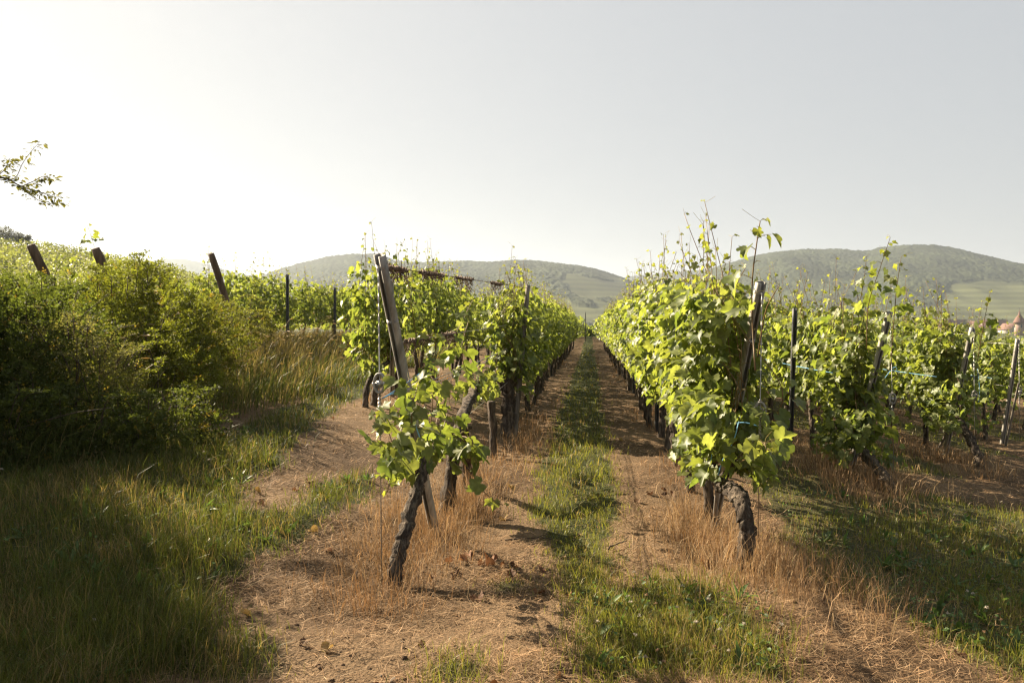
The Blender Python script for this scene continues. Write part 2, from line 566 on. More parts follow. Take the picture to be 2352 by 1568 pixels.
# ------------------------------------------------------------------ hills
def hill(name, ridge, d_ridge, d_front, d_back, seed, field_top, forest, field, cols=420, rows=170, bump=.7, base=-7.0, floor=0.0):
    """a wooded hill: ridge is a list of (px, py) of its skyline; front foot, crest and back foot at their own distances"""
    ridge = np.array(ridge, float)
    px = np.linspace(ridge[0, 0], ridge[-1, 0], cols)
    py = np.interp(px, ridge[:, 0], ridge[:, 1])
    ker = np.ones(9) / 9
    py = np.convolve(np.pad(py, 4, 'edge'), ker, 'valid')
    R = np.array([ray(a, b) for a, b in zip(px, py)])
    hd = np.hypot(R[:, 0], R[:, 1])
    dirx, diry, slope = R[:, 0] / hd, R[:, 1] / hd, R[:, 2] / hd
    H = CAM_H + slope * d_ridge - base
    v = np.concatenate([np.linspace(0, 1, int(rows * .8)), np.linspace(1, 2, rows - int(rows * .8) + 1)[1:]])
    Vv, Hh = np.meshgrid(v, H, indexing='ij')
    D = np.where(Vv <= 1, d_front + (d_ridge - d_front) * Vv, d_ridge + (d_back - d_ridge) * (Vv - 1))
    X = dirx[None] * D; Y = diry[None] * D
    s = np.where(Vv <= 1, Vv, 2 - Vv)
    prof = np.where(Vv <= 1, floor + (1 - floor) * (0.55 * s ** 1.5 + .45 * (s * s * (3 - 2 * s))), s * s * (3 - 2 * s))
    # spurs and gullies run down the slope, fading out at the crest so the skyline stays put
    sp = fbm(X / (d_ridge * .16), Y / (d_ridge * .3), 4, seed)
    prof = prof + .55 * sp * np.clip(4 * s * (1 - s), 0, 1) * (Vv <= 1)
    Z = base + Hh * prof
    rel = s + .5 * fbm(X / (d_ridge * .12), Y / (d_ridge * .2), 3, seed + 7)
    ft = np.interp(px, *np.array(field_top).T)[None]
    wood = sstep(ft - .015, ft + .015, rel)
    wz = worley(X / 11, Y / 16, seed + 3); wz2 = worley(X / 6, Y / 9, seed + 4)
    patch = (fbm(X / 80, Y / 160, 3, seed + 12) > .16) & (rel < ft)          # clumps of bushes on the open slope
    wood = np.maximum(wood, patch * .9)
    Z = Z + bump * wood * (5 * (1 - wz) + 3 * (1 - wz2) + 8 * fbm(X / 40, Y / 60, 3, seed + 20))
    tint = (1 + 1.5 * fbm(X / 60, Y / 110, 4, seed + 15))[..., None]
    cf = np.array(forest) * tint * (1.25 - .5 * wz[..., None])
    terr = np.sin(Z / 1.5 + 2 * fbm(X / 150, Y / 200, 2, seed + 16)) * .5 + .5     # terraces of vines along the contour
    plot = fbm(X / 110, Y / 200, 2, seed + 17)
    cfl = np.array(field) * (1 + 1.6 * plot)[..., None] * (.72 + .33 * terr ** 1.5)[..., None]
    col = cfl * (1 - wood[..., None]) + cf * wood[..., None]
    n, m = X.shape
    i = np.arange(n - 1)[:, None] * m + np.arange(m - 1)[None, :]
    Q = np.stack([i, i + 1, i + m + 1, i + m], -1).reshape(-1, 4)
    mb = MB(); mb.add(np.stack([X, Y, Z], -1).reshape(-1, 3), None, Q, np.clip(col, .005, .6).reshape(-1, 3))
    o = mb.build(name, M['vcol'], None, True)
    tag(o, kind='structure')
    return o


FOREST = (.030, .036, .018); FIELD = (.066, .072, .034)
hill('hill', [(1300, 760), (1440, 705), (1530, 668), (1600, 634), (1660, 612), (1720, 595), (1790, 582), (1850, 576), (1920, 574), (1990, 579), (2030, 570),
              (2090, 564), (2150, 566), (2200, 575), (2280, 594), (2352, 610), (2460, 632), (2640, 690), (2750, 720)],
     2100, 950, 3000, 3, [(1300, .2), (1700, .42), (1900, .30), (2060, .36), (2150, .45), (2200, .62), (2260, .7), (2500, .62)], FOREST, FIELD, 900, 330)
hill('hill', [(380, 740), (480, 700), (540, 662), (600, 637), (640, 622), (700, 606), (760, 592), (820, 586), (870, 586), (905, 601), (960, 607), (1060, 602), (1130, 606), (1180, 601),
              (1250, 603), (1310, 612), (1370, 622), (1430, 640), (1500, 668), (1560, 700), (1650, 740)],
     1700, 700, 2600, 11, [(380, .15), (1100, .2), (1230, .42), (1330, .62), (1420, .7), (1650, .5)], FOREST, FIELD, 860, 320)
hill('far_hill', [(100, 640), (250, 612), (370, 598), (420, 597), (470, 606), (520, 622), (600, 640), (800, 690)], 3000, 2000, 3700, 23, [(0, 0.0), (900, 0.0)], FOREST, FIELD, 200, 60, .6)
hill('far_hill', [(1250, 690), (1400, 646), (1450, 636), (1520, 630), (1600, 622), (1700, 608), (1800, 600), (1900, 610), (2100, 680)], 3300, 2300, 3900, 33, [(0, 0.0), (2400, 0.0)], FOREST, FIELD, 220, 60, .6)

# near vine-covered slope at the far left
def left_slope():
    ridge = np.array([(-900, 470), (-500, 505), (-200, 535), (0, 557), (100, 569), (200, 585), (300, 604), (370, 618), (450, 640), (520, 665), (600, 700)], float)
    px = np.linspace(-900, 600, 200)
    py = np.interp(px, ridge[:, 0], ridge[:, 1])
    R = np.array([ray(a, b) for a, b in zip(px, py)])
    hd = np.hypot(R[:, 0], R[:, 1]); ux, uy, sl = R[:, 0] / hd, R[:, 1] / hd, R[:, 2] / hd
    d0, d1, d2 = 60.0, 190.0, 330.0
    v = np.linspace(0, 2, 90)
    Vv, SL = np.meshgrid(v, sl, indexing='ij')
    D = np.where(Vv <= 1, d0 + (d1 - d0) * Vv, d1 + (d2 - d1) * (Vv - 1))
    X = ux[None] * D; Y = uy[None] * D
    top = CAM_H + SL * d1
    z0 = G0(ux * d0, uy * d0)[None] - 1.0
    s = np.where(Vv <= 1, Vv, 2 - Vv)
    Z = z0 + (top - z0) * np.where(Vv <= 1, s ** 1.15, s * s * (3 - 2 * s)) + .5 * fbm(X / 9, Y / 9, 3, 70) * (s < .97)
    c = np.array((.13, .12, .05)) * (1 + .8 * fbm(X / 12, Y / 12, 3, 71))[..., None]
    n, m = X.shape
    i = np.arange(n - 1)[:, None] * m + np.arange(m - 1)[None, :]
    Q = np.stack([i, i + 1, i + m + 1, i + m], -1).reshape(-1, 4)
    mb = MB(); mb.add(np.stack([X, Y, Z], -1).reshape(-1, 3), None, Q, c.reshape(-1, 3))
    tag(mb.build('hillside', M['vcol'], None, True), kind='structure')
    # the vines on it, in rows that follow the slope; far too many and too far to tell apart
    K = 60000
    a = rng.uniform(0, 1, K); pi = rng.uniform(0, 1, K)
    row = np.round((a * (d1 - d0)) / 2.6) * 2.6 / (d1 - d0)
    a = np.clip(row + rng.normal(0, .0025, K), .02, 1.04)
    ii = (pi * 198).astype(int)
    vi = np.clip((a * 44.5), 0, 88).astype(int); vf = np.clip(a * 44.5 - vi, 0, 1)
    def mix(A): return A[vi, ii] * (1 - vf) + A[np.minimum(vi + 1, 89), ii] * vf
    jit = (pi * 198 - ii)
    def mix2(A): return mix(A) * (1 - jit) + (A[vi, ii + 1] * (1 - vf) + A[np.minimum(vi + 1, 89), ii + 1] * vf) * jit
    P = np.stack([mix2(X), mix2(Y), mix2(Z) + rng.uniform(.2, 1.5, K) + .3 * rng.random(K) ** 6], 1)
    Yd = rng.normal(0, 1, (K, 3)); Zd = rng.normal(0, 1, (K, 3)) + (0, -.3, .8)
    c = np.array((.12, .135, .045)) * rng.uniform(.6, 1.4, (K, 1)) * (1 + .5 * fbm(P[:, 0] / 14, P[:, 1] / 14, 2, 77))[:, None]
    mb = MB(); scatter(mb, CLUMP_V, CLUMP_T, P, Yd, Zd, rng.uniform(.2, .45, K), c)
    tag(mb.build('hillside_vines', M['leaf']), kind='stuff')
    return X, Y, Z


LSX, LSY, LSZ = left_slope()


# ------------------------------------------------------------------ grapevines
GREENS = np.array([(.115, .146, .040), (.145, .175, .052), (.175, .20, .07), (.098, .133, .038)])


def leaf_cols(n, r, young=0.0):
    c = GREENS[r.integers(0, 4, n)] * r.uniform(.75, 1.3, (n, 1))
    y = np.clip(np.broadcast_to(young, (n,)), 0, 1)[:, None]
    return c * (1 - y) + np.array((.21, .22, .05)) * r.uniform(.8, 1.2, (n, 1)) * y


KEEP = None                        # while set, leaves grow only where it says so (the growers keep the end posts clear)


def leaf_spray(mb, r, P, out, size, young, droop=.7):
    """vine leaves at points P that face the directions out"""
    n = len(P)
    if KEEP is not None and n:
        k = KEEP(np.asarray(P))
        young = np.broadcast_to(young, (n,))[k]; droop = np.broadcast_to(droop, (n,))[k]
        P = np.asarray(P)[k]; out = out[k]; size = size[k]
        n = len(P)
    if n == 0:
        return
    up = np.array((0, 0, 1.0))
    droop = np.broadcast_to(droop, (n,))[:, None]
    Y = out * .55 + np.array((0, 0, -1.0)) * droop * r.uniform(.2, 1.2, (n, 1)) + r.normal(0, .45, (n, 3))
    Z = out * r.uniform(.2, 1.0, (n, 1)) + up * r.uniform(.4, 1.3, (n, 1)) + r.normal(0, .4, (n, 3))
    c = leaf_cols(n, r, young)
    w = r.integers(0, len(LEAVES), n)
    for k, (tv, tt) in enumerate(LEAVES):
        q = w == k
        scatter(mb, tv, tt, P[q], Y[q], Z[q], size[q], c[q])


def shoot(cane, leaf, r, P, size=.105, per=1.7, young_n=5, rad=.0045, bare=0.0, out_bias=None, col=(.16, .10, .04), step=.085):
    """one shoot along control points P with leaves at its nodes, small yellow ones at the tip"""
    L = np.linalg.norm(np.diff(P, axis=0), axis=1).sum()
    n = max(4, int(L / step))
    S = spline(P, n)
    tube(cane, S, np.linspace(rad, rad * .45, n), 4, col)
    t = np.arange(n) / (n - 1)
    for rep in range(3):
        if rep >= per:
            break
        k = (r.random(n) < min(1, per - rep)) & (t > bare)
        idx = np.nonzero(k)[0]
        m = len(idx)
        if m == 0:
            continue
        ang = np.where(idx % 2 == 0, 0, PI) + r.uniform(-1.3, 1.3, m)
        out = np.stack([np.cos(ang), np.sin(ang), np.zeros(m)], 1)
        if out_bias is not None:
            out = out + out_bias
            out /= np.linalg.norm(out, axis=1)[:, None] + 1e-6
        fade = np.clip((n - 1 - idx) / young_n, 0, 1)
        sz = size * (.34 + .66 * fade) * r.uniform(.65, 1.2, m)
        pet = sz * r.uniform(.35, .95, m)
        pos = S[idx] + out * pet[:, None] + np.array((0, 0, .3)) * pet[:, None]
        leaf_spray(leaf, r, pos, out, sz, (1 - fade) * .65 + .1 * r.random(m), .7 * fade + .15)
        for a, b in zip(S[idx], pos):
            tube(cane, [a, (a + b) / 2 + (0, 0, .01), b], .0016, 3, (.17, .13, .04), False)
    # curling tendrils near the tip
    for q in range(2):
        a = S[-1 - q * 2]; d = r.normal(0, 1, 3); d[2] = abs(d[2]) + .4; d /= np.linalg.norm(d)
        tube(cane, spline([a, a + d * .04, a + d * .09 + r.normal(0, .015, 3)], 6), .0012, 3, (.28, .22, .07), False)


def trunk(mb, r, P, r0, r1, n=22, sides=12, knots=3):
    S = spline(P, n)
    S[1:-1] += r.normal(0, r0 * .10, (n - 2, 3))
    t = np.linspace(0, 1, n)
    R = r0 + (r1 - r0) * t + r0 * .45 * np.exp(-t * 9)
    kk = np.arange(sides)[None]; tw = t[:, None]
    ridges = 1 + .15 * np.sin(kk * 2.1 + .5 + 2.2 * tw) + .11 * np.sin(kk * 3.7 - 3 * tw + r.uniform(0, 6)) + .08 * np.sin(tw * 40 + kk)
    R = R[:, None] * ridges * r.uniform(.82, 1.18, (n, sides))
    for k in range(knots):
        c = r.integers(2, n - 1); a = r.integers(0, sides)
        for d in (-1, 0, 1):
            R[min(max(c + d, 0), n - 1), a] *= 1.25
    tube(mb, S, R, sides)
    return S


def vine_meshes(seed, L=1.3, top=1.76, dens=1.0, width=.29, lo=.62, n_tall=2):
    """trunk, canes and foliage of one vine standing at the origin, its row along Y"""
    r = np.random.default_rng(seed)
    tr, ca, fo = MB(), MB(), MB()
    bend = r.uniform(-.12, .12); by = r.uniform(-.22, .22)
    head = np.array((bend * .4, by, .60 + r.uniform(-.05, .05)))
    trunk(tr, r, [(0, 0, -.12), (bend, by * .3, .2), (bend * 1.2, by * .8, .42), head], .036 * r.uniform(.9, 1.3), .028)
    for s in (-1, 1):
        tube(tr, spline([head, head + (0, s * .06, .10), head + (r.normal(0, .02), s * .25, .18), (r.normal(0, .03), by + s * .42, .72)], 10), np.linspace(.02, .008, 10), 7)
    ns = int(11 * dens * L)
    for k in range(ns):
        y = -L / 2 + L * (k + r.uniform(.1, .9)) / ns
        h = top + r.normal(0, .10)
        if k < n_tall:
            h = top + .16 + .42 * r.random() ** 1.5
            y = r.uniform(-L / 2, L / 2)
        x0 = r.normal(0, .03)
        pts = [(x0, y, .70 + r.uniform(-.05, .08)), (x0 + r.normal(0, .09), y + r.normal(0, .07), 1.0), (x0 + r.normal(0, .11), y + r.normal(0, .10), 1.4),
               (r.normal(0, .09), y + r.normal(0, .12), h)]
        shoot(ca, fo, r, np.array(pts), per=1.75 * dens if k >= n_tall else 1.3, rad=.0045 if k >= n_tall else .0055)
    # leaves that hang outside the shoots and fill the two faces of the canopy
    m = int(330 * dens * L)
    side = np.where(r.random(m) < .5, -1.0, 1.0)
    z = lo + (top - lo) * r.beta(1.15, 1.25, m)
    bulge = .6 + .4 * np.sin(np.clip((z - lo) / (top - lo), 0, 1) * PI)
    P = np.stack([side * width * bulge * r.uniform(.35, 1.12, m), r.uniform(-L / 2 - .05, L / 2 + .05, m), z], 1)
    out = np.stack([side, r.normal(0, .45, m), np.zeros(m)], 1)
    leaf_spray(fo, r, P, out, r.uniform(.06, .125, m), r.random(m) ** 3 * .5)
    return tr, ca, fo


NV = 11
VARS = []
for k in range(NV):
    tr, ca, fo = vine_meshes(200 + k, top=1.72 + .05 * (k % 4), n_tall=(5, 8, 6, 6, 9, 4, 7, 8, 6, 6, 7)[k], dens=(1, .95, 1.1, .9, 1, 1.05, .92, 1, 1.1, .62, .7)[k], width=.2 if k > 8 else .29)
    one = MB(); one.merge(tr, 0); one.merge(ca, 1); one.merge(fo, 2)
    VARS.append((tr.mesh('trunk', M['bark'], True), ca.mesh('canes', M['cane']), fo.mesh('foliage', M['leaf']), one.mesh('grapevine', [M['bark'], M['cane'], M['leaf']])))

ORD = ['first', 'second', 'third', 'fourth', 'fifth', 'sixth', 'seventh', 'eighth', 'ninth', 'tenth', 'eleventh', 'twelfth', 'thirteenth', 'fourteenth', 'fifteenth']
ROWTXT = {'L1': 'first row left of the alley', 'L2': 'second row left of the alley', 'R1': 'first row right of the alley',
          'R2': 'second row right of the alley', 'R3': 'third row right of the alley', 'R4': 'fourth row right of the alley',
          'R5': 'fifth row right of the alley', 'R6': 'sixth row right of the alley',
          'B1': 'row along the left bank edge', 'B2': 'row just behind the big hedge', 'B3': 'leftmost row behind the hedge'}


def vine_at(x, y, k, label, group, whole=False, sc=1.0, rot=None, zs=1.0):
    """a copy of vine k with copies of its parts"""
    z = float(G(x, y)) - .02
    tr, ca, fo, one = VARS[k % NV]
    rot = (random.random() < .5) * PI if rot is None else rot
    rot += random.uniform(-.06, .06)
    s = (sc * random.uniform(.95, 1.05), sc * random.uniform(.97, 1.05), sc * zs * random.uniform(.94, 1.06))
    if whole:
        o = link('grapevine', one)
        tag(o, label, 'grapevine', group)
        o.location = (x, y, z)
    else:
        o = empty('grapevine', (x, y, z), label, 'grapevine', group)
        for nm, me in (('trunk', tr), ('canes', ca), ('foliage', fo)):
            link(nm, me, o)
    o.rotation_euler = (0, 0, rot)
    o.scale = s
    return o


def row(key, y0, y1, step=1.2, n_named=8, sc=1.0, first_no=0, whole_from=26, sparse=.12, zs=1.0):
    x = ROW_X[key]
    y = y0; i = first_no; n = 0
    while y < y1:
        if i < n_named:
            lab = ('%s grapevine from the front in the %s' % (ORD[i], ROWTXT[key]))
        else:
            lab = 'leafy grapevine far back in the %s' % ROWTXT[key]
        vine_at(x + random.uniform(-.04, .04), y, random.choice((9, 10)) if random.random() < sparse else random.randrange(9), lab, 'grapevines in the ' + ROWTXT[key], whole=y > whole_from, sc=sc, zs=zs)
        y += step * random.uniform(.93, 1.07); i += 1


row('R1', 7.35, 50, first_no=2, n_named=9, sc=1.05, zs=1.07)
row('L1', 11.3, 50, first_no=4, n_named=10, sc=1.05, sparse=.5, zs=1.06)
row('L2', 11.3, 44, n_named=9, sc=1.05, sparse=.35, zs=1.10)
row('R2', 9.95, 38, first_no=1, sc=1.07, zs=1.06)
row('R3', 12.35, 36, first_no=1, n_named=7, sc=1.07, zs=1.06)
row('R4', 14.95, 36, n_named=6, sc=1.07, zs=1.06)
row('R5', 16.6, 36, n_named=4, sc=1.05)
row('R6', 19.2, 36, n_named=3)
row('B1', 15.8, 46, n_named=9, whole_from=30, sc=.93)
row('B2', 14.2, 26, n_named=5, sc=.8)
row('B3', 13.4, 22, n_named=4, sc=.78)


# ---- the vines at the near ends of the rows, each built for itself
def own_vine(label, group, base, build, name='grapevine'):
    r = np.random.default_rng(int(abs(base[0] * 100) + base[1] * 37))
    o = empty(name, base, label, 'grapevine', group)
    tr, ca, fo = MB(), MB(), MB()
    build(r, tr, ca, fo)
    tr.build('trunk', M['bark'], o, True)
    if ca.n: ca.build('canes', M['cane'], o)
    if fo.n: fo.build('foliage', M['leaf'], o)
    return o


def gz(x, y): return float(G(x, y))


def clear_of(top, base, b, zmin):
    """no leaves in front of the upper part of a post that leans from base to top (b: the vine's own foot)"""
    top = np.array(top, float) - b; base = np.array(base, float) - b
    def f(P):
        t = (P[:, 2] - base[2]) / (top[2] - base[2])
        py = base[1] + (top[1] - base[1]) * t; px = base[0] + (top[0] - base[0]) * t
        return (P[:, 2] < zmin) | (t > 1.06) | (P[:, 1] > py + .06) | (np.abs(P[:, 0] - px - .02) > .15)
    return f


def rel(base, *pts): return [np.array(p, float) - base for p in pts]


# left row, front vine: peeling grey trunk leaning up to the tilted post, loose bright leaves
LX = -1.09
b = np.array((-1.13, 4.42, gz(-1.13, 4.42)))
def front_left(r, tr, ca, fo):
    P = rel(b, b - (0, 0, .12), b + (.02, .08, .14), b + (.05, .28, .36), (-1.06, 5.0, .60))
    trunk(tr, r, P, .038, .037, 44, 18, 14)
    head = P[-1]
    tube(tr, spline([head, head + (.0, .05, .06), head + (.03, .14, .09)], 6), np.linspace(.04, .02, 6), 9)
    tube(tr, spline([head, head + (-.04, -.02, .07), head + (-.06, -.06, .12)], 6), np.linspace(.03, .015, 6), 8)
    def sh(pts, **k): shoot(ca, fo, r, np.array([np.array(p) - b for p in pts]), **k)
    # px,py -> the row's own plane
    def A(px, py, dx=0): return at_x(px, py, LX + dx)
    sh([A(945, 1095), A(935, 1010), A(920, 930), A(940, 870)], size=.105, per=2.0)
    sh([A(950, 1095), A(985, 1000), A(995, 900, .05), A(1000, 790, .05), A(985, 765, .05)], size=.115, per=1.6)
    sh([A(955, 1090), A(960, 980, -.05), A(965, 850, -.08), A(945, 700, -.1), A(935, 640, -.1)], size=.10, per=.9)
    sh([A(940, 1095), A(910, 1040), A(890, 985), A(872, 950)], size=.115, per=1.9)
    sh([A(940, 1090), A(905, 1080), A(895, 1105), A(890, 1130)], size=.115, per=1.8)
    sh([A(950, 1090), A(990, 1040, .04), A(1025, 960, .08), A(1040, 850, .1)], size=.11, per=1.7)
    sh([A(950, 1080), A(960, 1030), A(945, 960, .1), A(960, 880, .12)], size=.105, per=1.9)
    sh([A(955, 1080), A(990, 1010), A(1010, 930, -.05), A(1010, 840, -.06), A(1060, 740, -.06), A(1085, 690, -.06)], size=.11, per=1.0)
    P2 = np.array([A(px, py, dx) - b for px, py, dx in ((900, 1010, .03), (925, 1060, .05), (905, 960, .04), (950, 940, .08), (985, 880, .06), (930, 890, .05), (970, 1030, .07),
                                                        (915, 1030, .1), (880, 970, .02), (895, 1075, 0), (1010, 960, .1), (940, 1000, .1), (960, 900, .1), (990, 830, .05), (1000, 1000, .08))])
    P2 = np.concatenate([P2 + r.normal(0, .035, P2.shape) for q in range(4)])
    out = np.tile(np.array((.25, -.8, .1)), (len(P2), 1)) + r.normal(0, .4, (len(P2), 3))
    leaf_spray(fo, r, P2, out, r.uniform(.06, .12, len(P2)), r.random(len(P2)) ** 3 * .35)
own_vine('front vine of the left row, pale peeling trunk before the tilted post', 'grapevines in the ' + ROWTXT['L1'], b, front_left)

# left row, second vine: dark upright trunk with a few deep green leaves and one low arm reaching into the alley
b2 = np.array((-1.13, 6.15, gz(-1.13, 6.15)))
def second_left(r, tr, ca, fo):
    P = rel(b2, b2 - (0, 0, .12), b2 + (.03, .02, .2), b2 + (.06, .05, .42), b2 + (.07, .08, .60))
    trunk(tr, r, P, .05, .043, 26, 14, 6)
    h = P[-1]
    tube(tr, spline([h, h + (.04, .06, .06), h + (.1, .15, .05)], 6), np.linspace(.04, .015, 6), 9)
    tube(tr, spline([h, h + (-.03, -.05, .05), h + (-.06, -.12, .02)], 6), np.linspace(.03, .012, 6), 9)
    def B(px, py, d=6.1): return at_d(px, py, d) - b2
    def sh(pts, **k): shoot(ca, fo, r, np.array(pts), **k)
    sh([h, B(1085, 1010), B(1080, 1060), B(1095, 1110, 6.0), B(1130, 1145, 5.8), B(1155, 1160, 5.7)], size=.125, per=1.3, young_n=4, rad=.006, bare=.25)
    sh([h, B(1010, 1030), B(1000, 1040), B(1020, 1060)], size=.13, per=1.3, young_n=2)
    sh([h, B(1060, 1020), B(1085, 1040), B(1095, 1065)], size=.14, per=1.5, young_n=2)
    sh([h, B(1050, 1000), B(1075, 985)], size=.10, per=1.6, young_n=2)
    P2 = np.array([B(1015, 1045), B(1035, 1010), B(1065, 1010), B(1090, 1055), B(1045, 1035), B(1070, 1020)])
    P2 = np.concatenate([P2, P2 + r.normal(0, .03, P2.shape)])
    out = np.tile(np.array((.1, -.8, .2)), (len(P2), 1)) + r.normal(0, .35, (len(P2), 3))
    leaf_spray(fo, r, P2, out, r.uniform(.10, .15, len(P2)), 0 * P2[:, 0])
own_vine('second vine of the left row, dark straight trunk, low leafy arm into the alley', 'grapevines in the ' + ROWTXT['L1'], b2, second_left)

b3 = np.array((-1.1, 7.15, gz(-1.1, 7.15)))
def third_left(r, tr, ca, fo):
    top = at_x(1088, 900, LX)
    P = rel(b3, b3 - (0, 0, .12), b3 + (-.02, .0, .25), at_x(1060, 970, LX), top)
    trunk(tr, r, P, .042, .05, 26, 14, 8)
    h = P[-1]
    tube(tr, spline([h, h + (.02, .12, .08), h + (.05, .3, .05)], 8), np.linspace(.04, .012, 8), 9)
    def sh(pts, **k): shoot(ca, fo, r, np.array(pts), **k)
    def B(px, py, dx=0): return at_x(px, py, LX + dx) - b3
    sh([h, B(1100, 880), B(1125, 875), B(1140, 850)], size=.09, per=1.8, young_n=4)
    sh([h, B(1085, 870), B(1070, 850), B(1060, 800), B(1075, 740)], size=.125, per=1.2, young_n=4)
    sh([h, B(1095, 870), B(1105, 860), B(1110, 840)], size=.10, per=2.2, young_n=2)
    sh([h, B(1105, 905), B(1120, 900), B(1130, 880)], size=.10, per=2.2, young_n=2)
own_vine('third vine of the left row, rugged leaning trunk with sparse leaves at its head', 'grapevines in the ' + ROWTXT['L1'], b3, third_left)

b4 = np.array((-1.08, 10.55, gz(-1.08, 10.55)))
def fourth_left(r, tr, ca, fo):
    P = rel(b4, b4 - (0, 0, .12), b4 + (0, .02, .3), b4 + (.0, .04, .55), b4 + (-.06, .02, .72))
    trunk(tr, r, P, .085, .07, 26, 14, 8)
    h = P[-1]
    tube(tr, spline([h + (.02, 0, -.08), h + (.08, .05, .04), h + (.13, .1, .10)], 6), np.linspace(.07, .045, 6), 10)
    tube(tr, spline([h, h + (-.05, 0, .03), h + (-.08, 0, .05)], 5), np.linspace(.06, .04, 5), 10)
    for k in range(11):
        y = r.uniform(-.25, .55); x = r.normal(.03, .08)
        shoot(ca, fo, r, np.array([h + (x, y * .3, .02), h + (x + .05, y, .4), h + (r.normal(0, .1), y + r.normal(0, .1), .8), h + (r.normal(0, .1), y + r.normal(0, .1), 1.25 + r.uniform(-.15, .25))]), per=1.8)
    m = 130
    side = np.where(r.random(m) < .35, -1.0, 1.0)
    P2 = np.stack([side * r.uniform(.08, .3, m), r.uniform(-.15, .7, m), r.uniform(.55, 1.75, m)], 1)
    leaf_spray(fo, r, P2, np.stack([side, r.normal(-.3, .4, m), np.zeros(m)], 1), r.uniform(.08, .145, m), r.random(m) ** 3 * .4)
own_vine('thick forked old trunk under the grey wooden post, where the left row turns dense', 'grapevines in the ' + ROWTXT['L1'], b4, fourth_left)

# dead stump between them
bs = np.array((-1.1, 8.95, gz(-1.1, 8.95)))
mb = MB()
trunk(mb, np.random.default_rng(5), rel(bs, bs - (0, 0, .12), bs + (.01, 0, .3), bs + (-.02, .01, .64)), .036, .042, 20, 12, 3)
o = mb.build('vine_stump', M['bark'], None, True); o.location = bs
tag(o, 'dead leafless vine stump sawn off straight in the left row', 'stump')

# right row, front vine: curved bare trunk, big skirt of pale leaves round the tilted post
br = np.array((.95, 4.95, gz(.95, 4.95)))
RX = .95
def front_right(r, tr, ca, fo):
    global KEEP
    KEEP = clear_of(at_d(1748, 648, 5.2), on_ground(1640, 1190), br, .98)
    P = rel(br, br - (0, 0, .12), br + (0, .0, .1), br + (.01, .02, .26), br + (-.02, .16, .42), at_d(1650, 1105, 5.55))
    trunk(tr, r, P, .042, .048, 44, 18, 14)
    h = P[-1]
    tube(tr, spline([h, h + (-.02, .08, .06), h + (0, .25, .16)], 7), np.linspace(.05, .02, 7), 9)
    tube(tr, spline([h, h + (.05, -.08, .08), h + (.08, -.15, .18)], 7), np.linspace(.035, .015, 7), 9)
    def B(px, py, dx=0): return at_x(px, py, RX + dx) - br
    def sh(pts, **k): shoot(ca, fo, r, np.array(pts), **k)
    for k in range(15):
        y = r.uniform(-.1, 1.15) if k % 2 else r.uniform(.5, 1.3); x = r.normal(0, .08)
        sh([h + (x, y * .3, .08), (x + r.normal(0, .1), .35 + y, 1.0), (r.normal(0, .12), max(.45, .3 + y + r.normal(0, .1)), 1.4), (r.normal(0, .1), max(.4, .3 + y + r.normal(0, .12)), 1.74 + r.normal(0, .12))], size=.095, per=1.8)
    # the tall shoot that overtops the post
    sh([B(1735, 850), B(1728, 740, .02), B(1728, 640, .02), B(1738, 560, .02), B(1746, 508, .02)], size=.125, per=1.5, young_n=5, rad=.006, bare=.15)
    sh([B(1680, 850), B(1672, 740), B(1690, 660), B(1712, 615)], size=.1, per=1.2)
    sh([B(1740, 820, .05), B(1757, 720, .05), B(1775, 680, .05), B(1790, 655, .05)], size=.09, per=1.0)
    sh([B(1700, 1060), B(1740, 1040), B(1755, 1015), B(1760, 1035)], size=.115, per=1.7, young_n=2)
    m = 820
    z = r.uniform(.52, 1.72, m)
    y = r.uniform(-.12, 1.15, m) + np.clip(.7 - z, 0, 1) * .9
    side = np.where(r.random(m) < .62, -1.0, 1.0)
    P2 = np.stack([side * r.uniform(.08, .34, m) * np.where(y < .1, .75, 1) * np.where(side > 0, .62, 1), y, z], 1)
    out = np.stack([side * .8, r.normal(-.45, .45, m), np.zeros(m)], 1)
    k = (z < 1.08) | (y + 4.95 > 4.9 + (1.77 - z) * .79)
    leaf_spray(fo, r, P2[k], out[k], r.uniform(.058, .125, m)[k], r.random(m)[k] ** 3 * .35)
own_vine('front vine of the right row, bare S-curved trunk under a big skirt of pale leaves', 'grapevines in the ' + ROWTXT['R1'], br, front_right)
KEEP = None

vine_at(.95, 6.25, 2, 'second grapevine from the front in the first row right of the alley', 'grapevines in the ' + ROWTXT['R1'], sc=1.0, rot=0, zs=1.05)

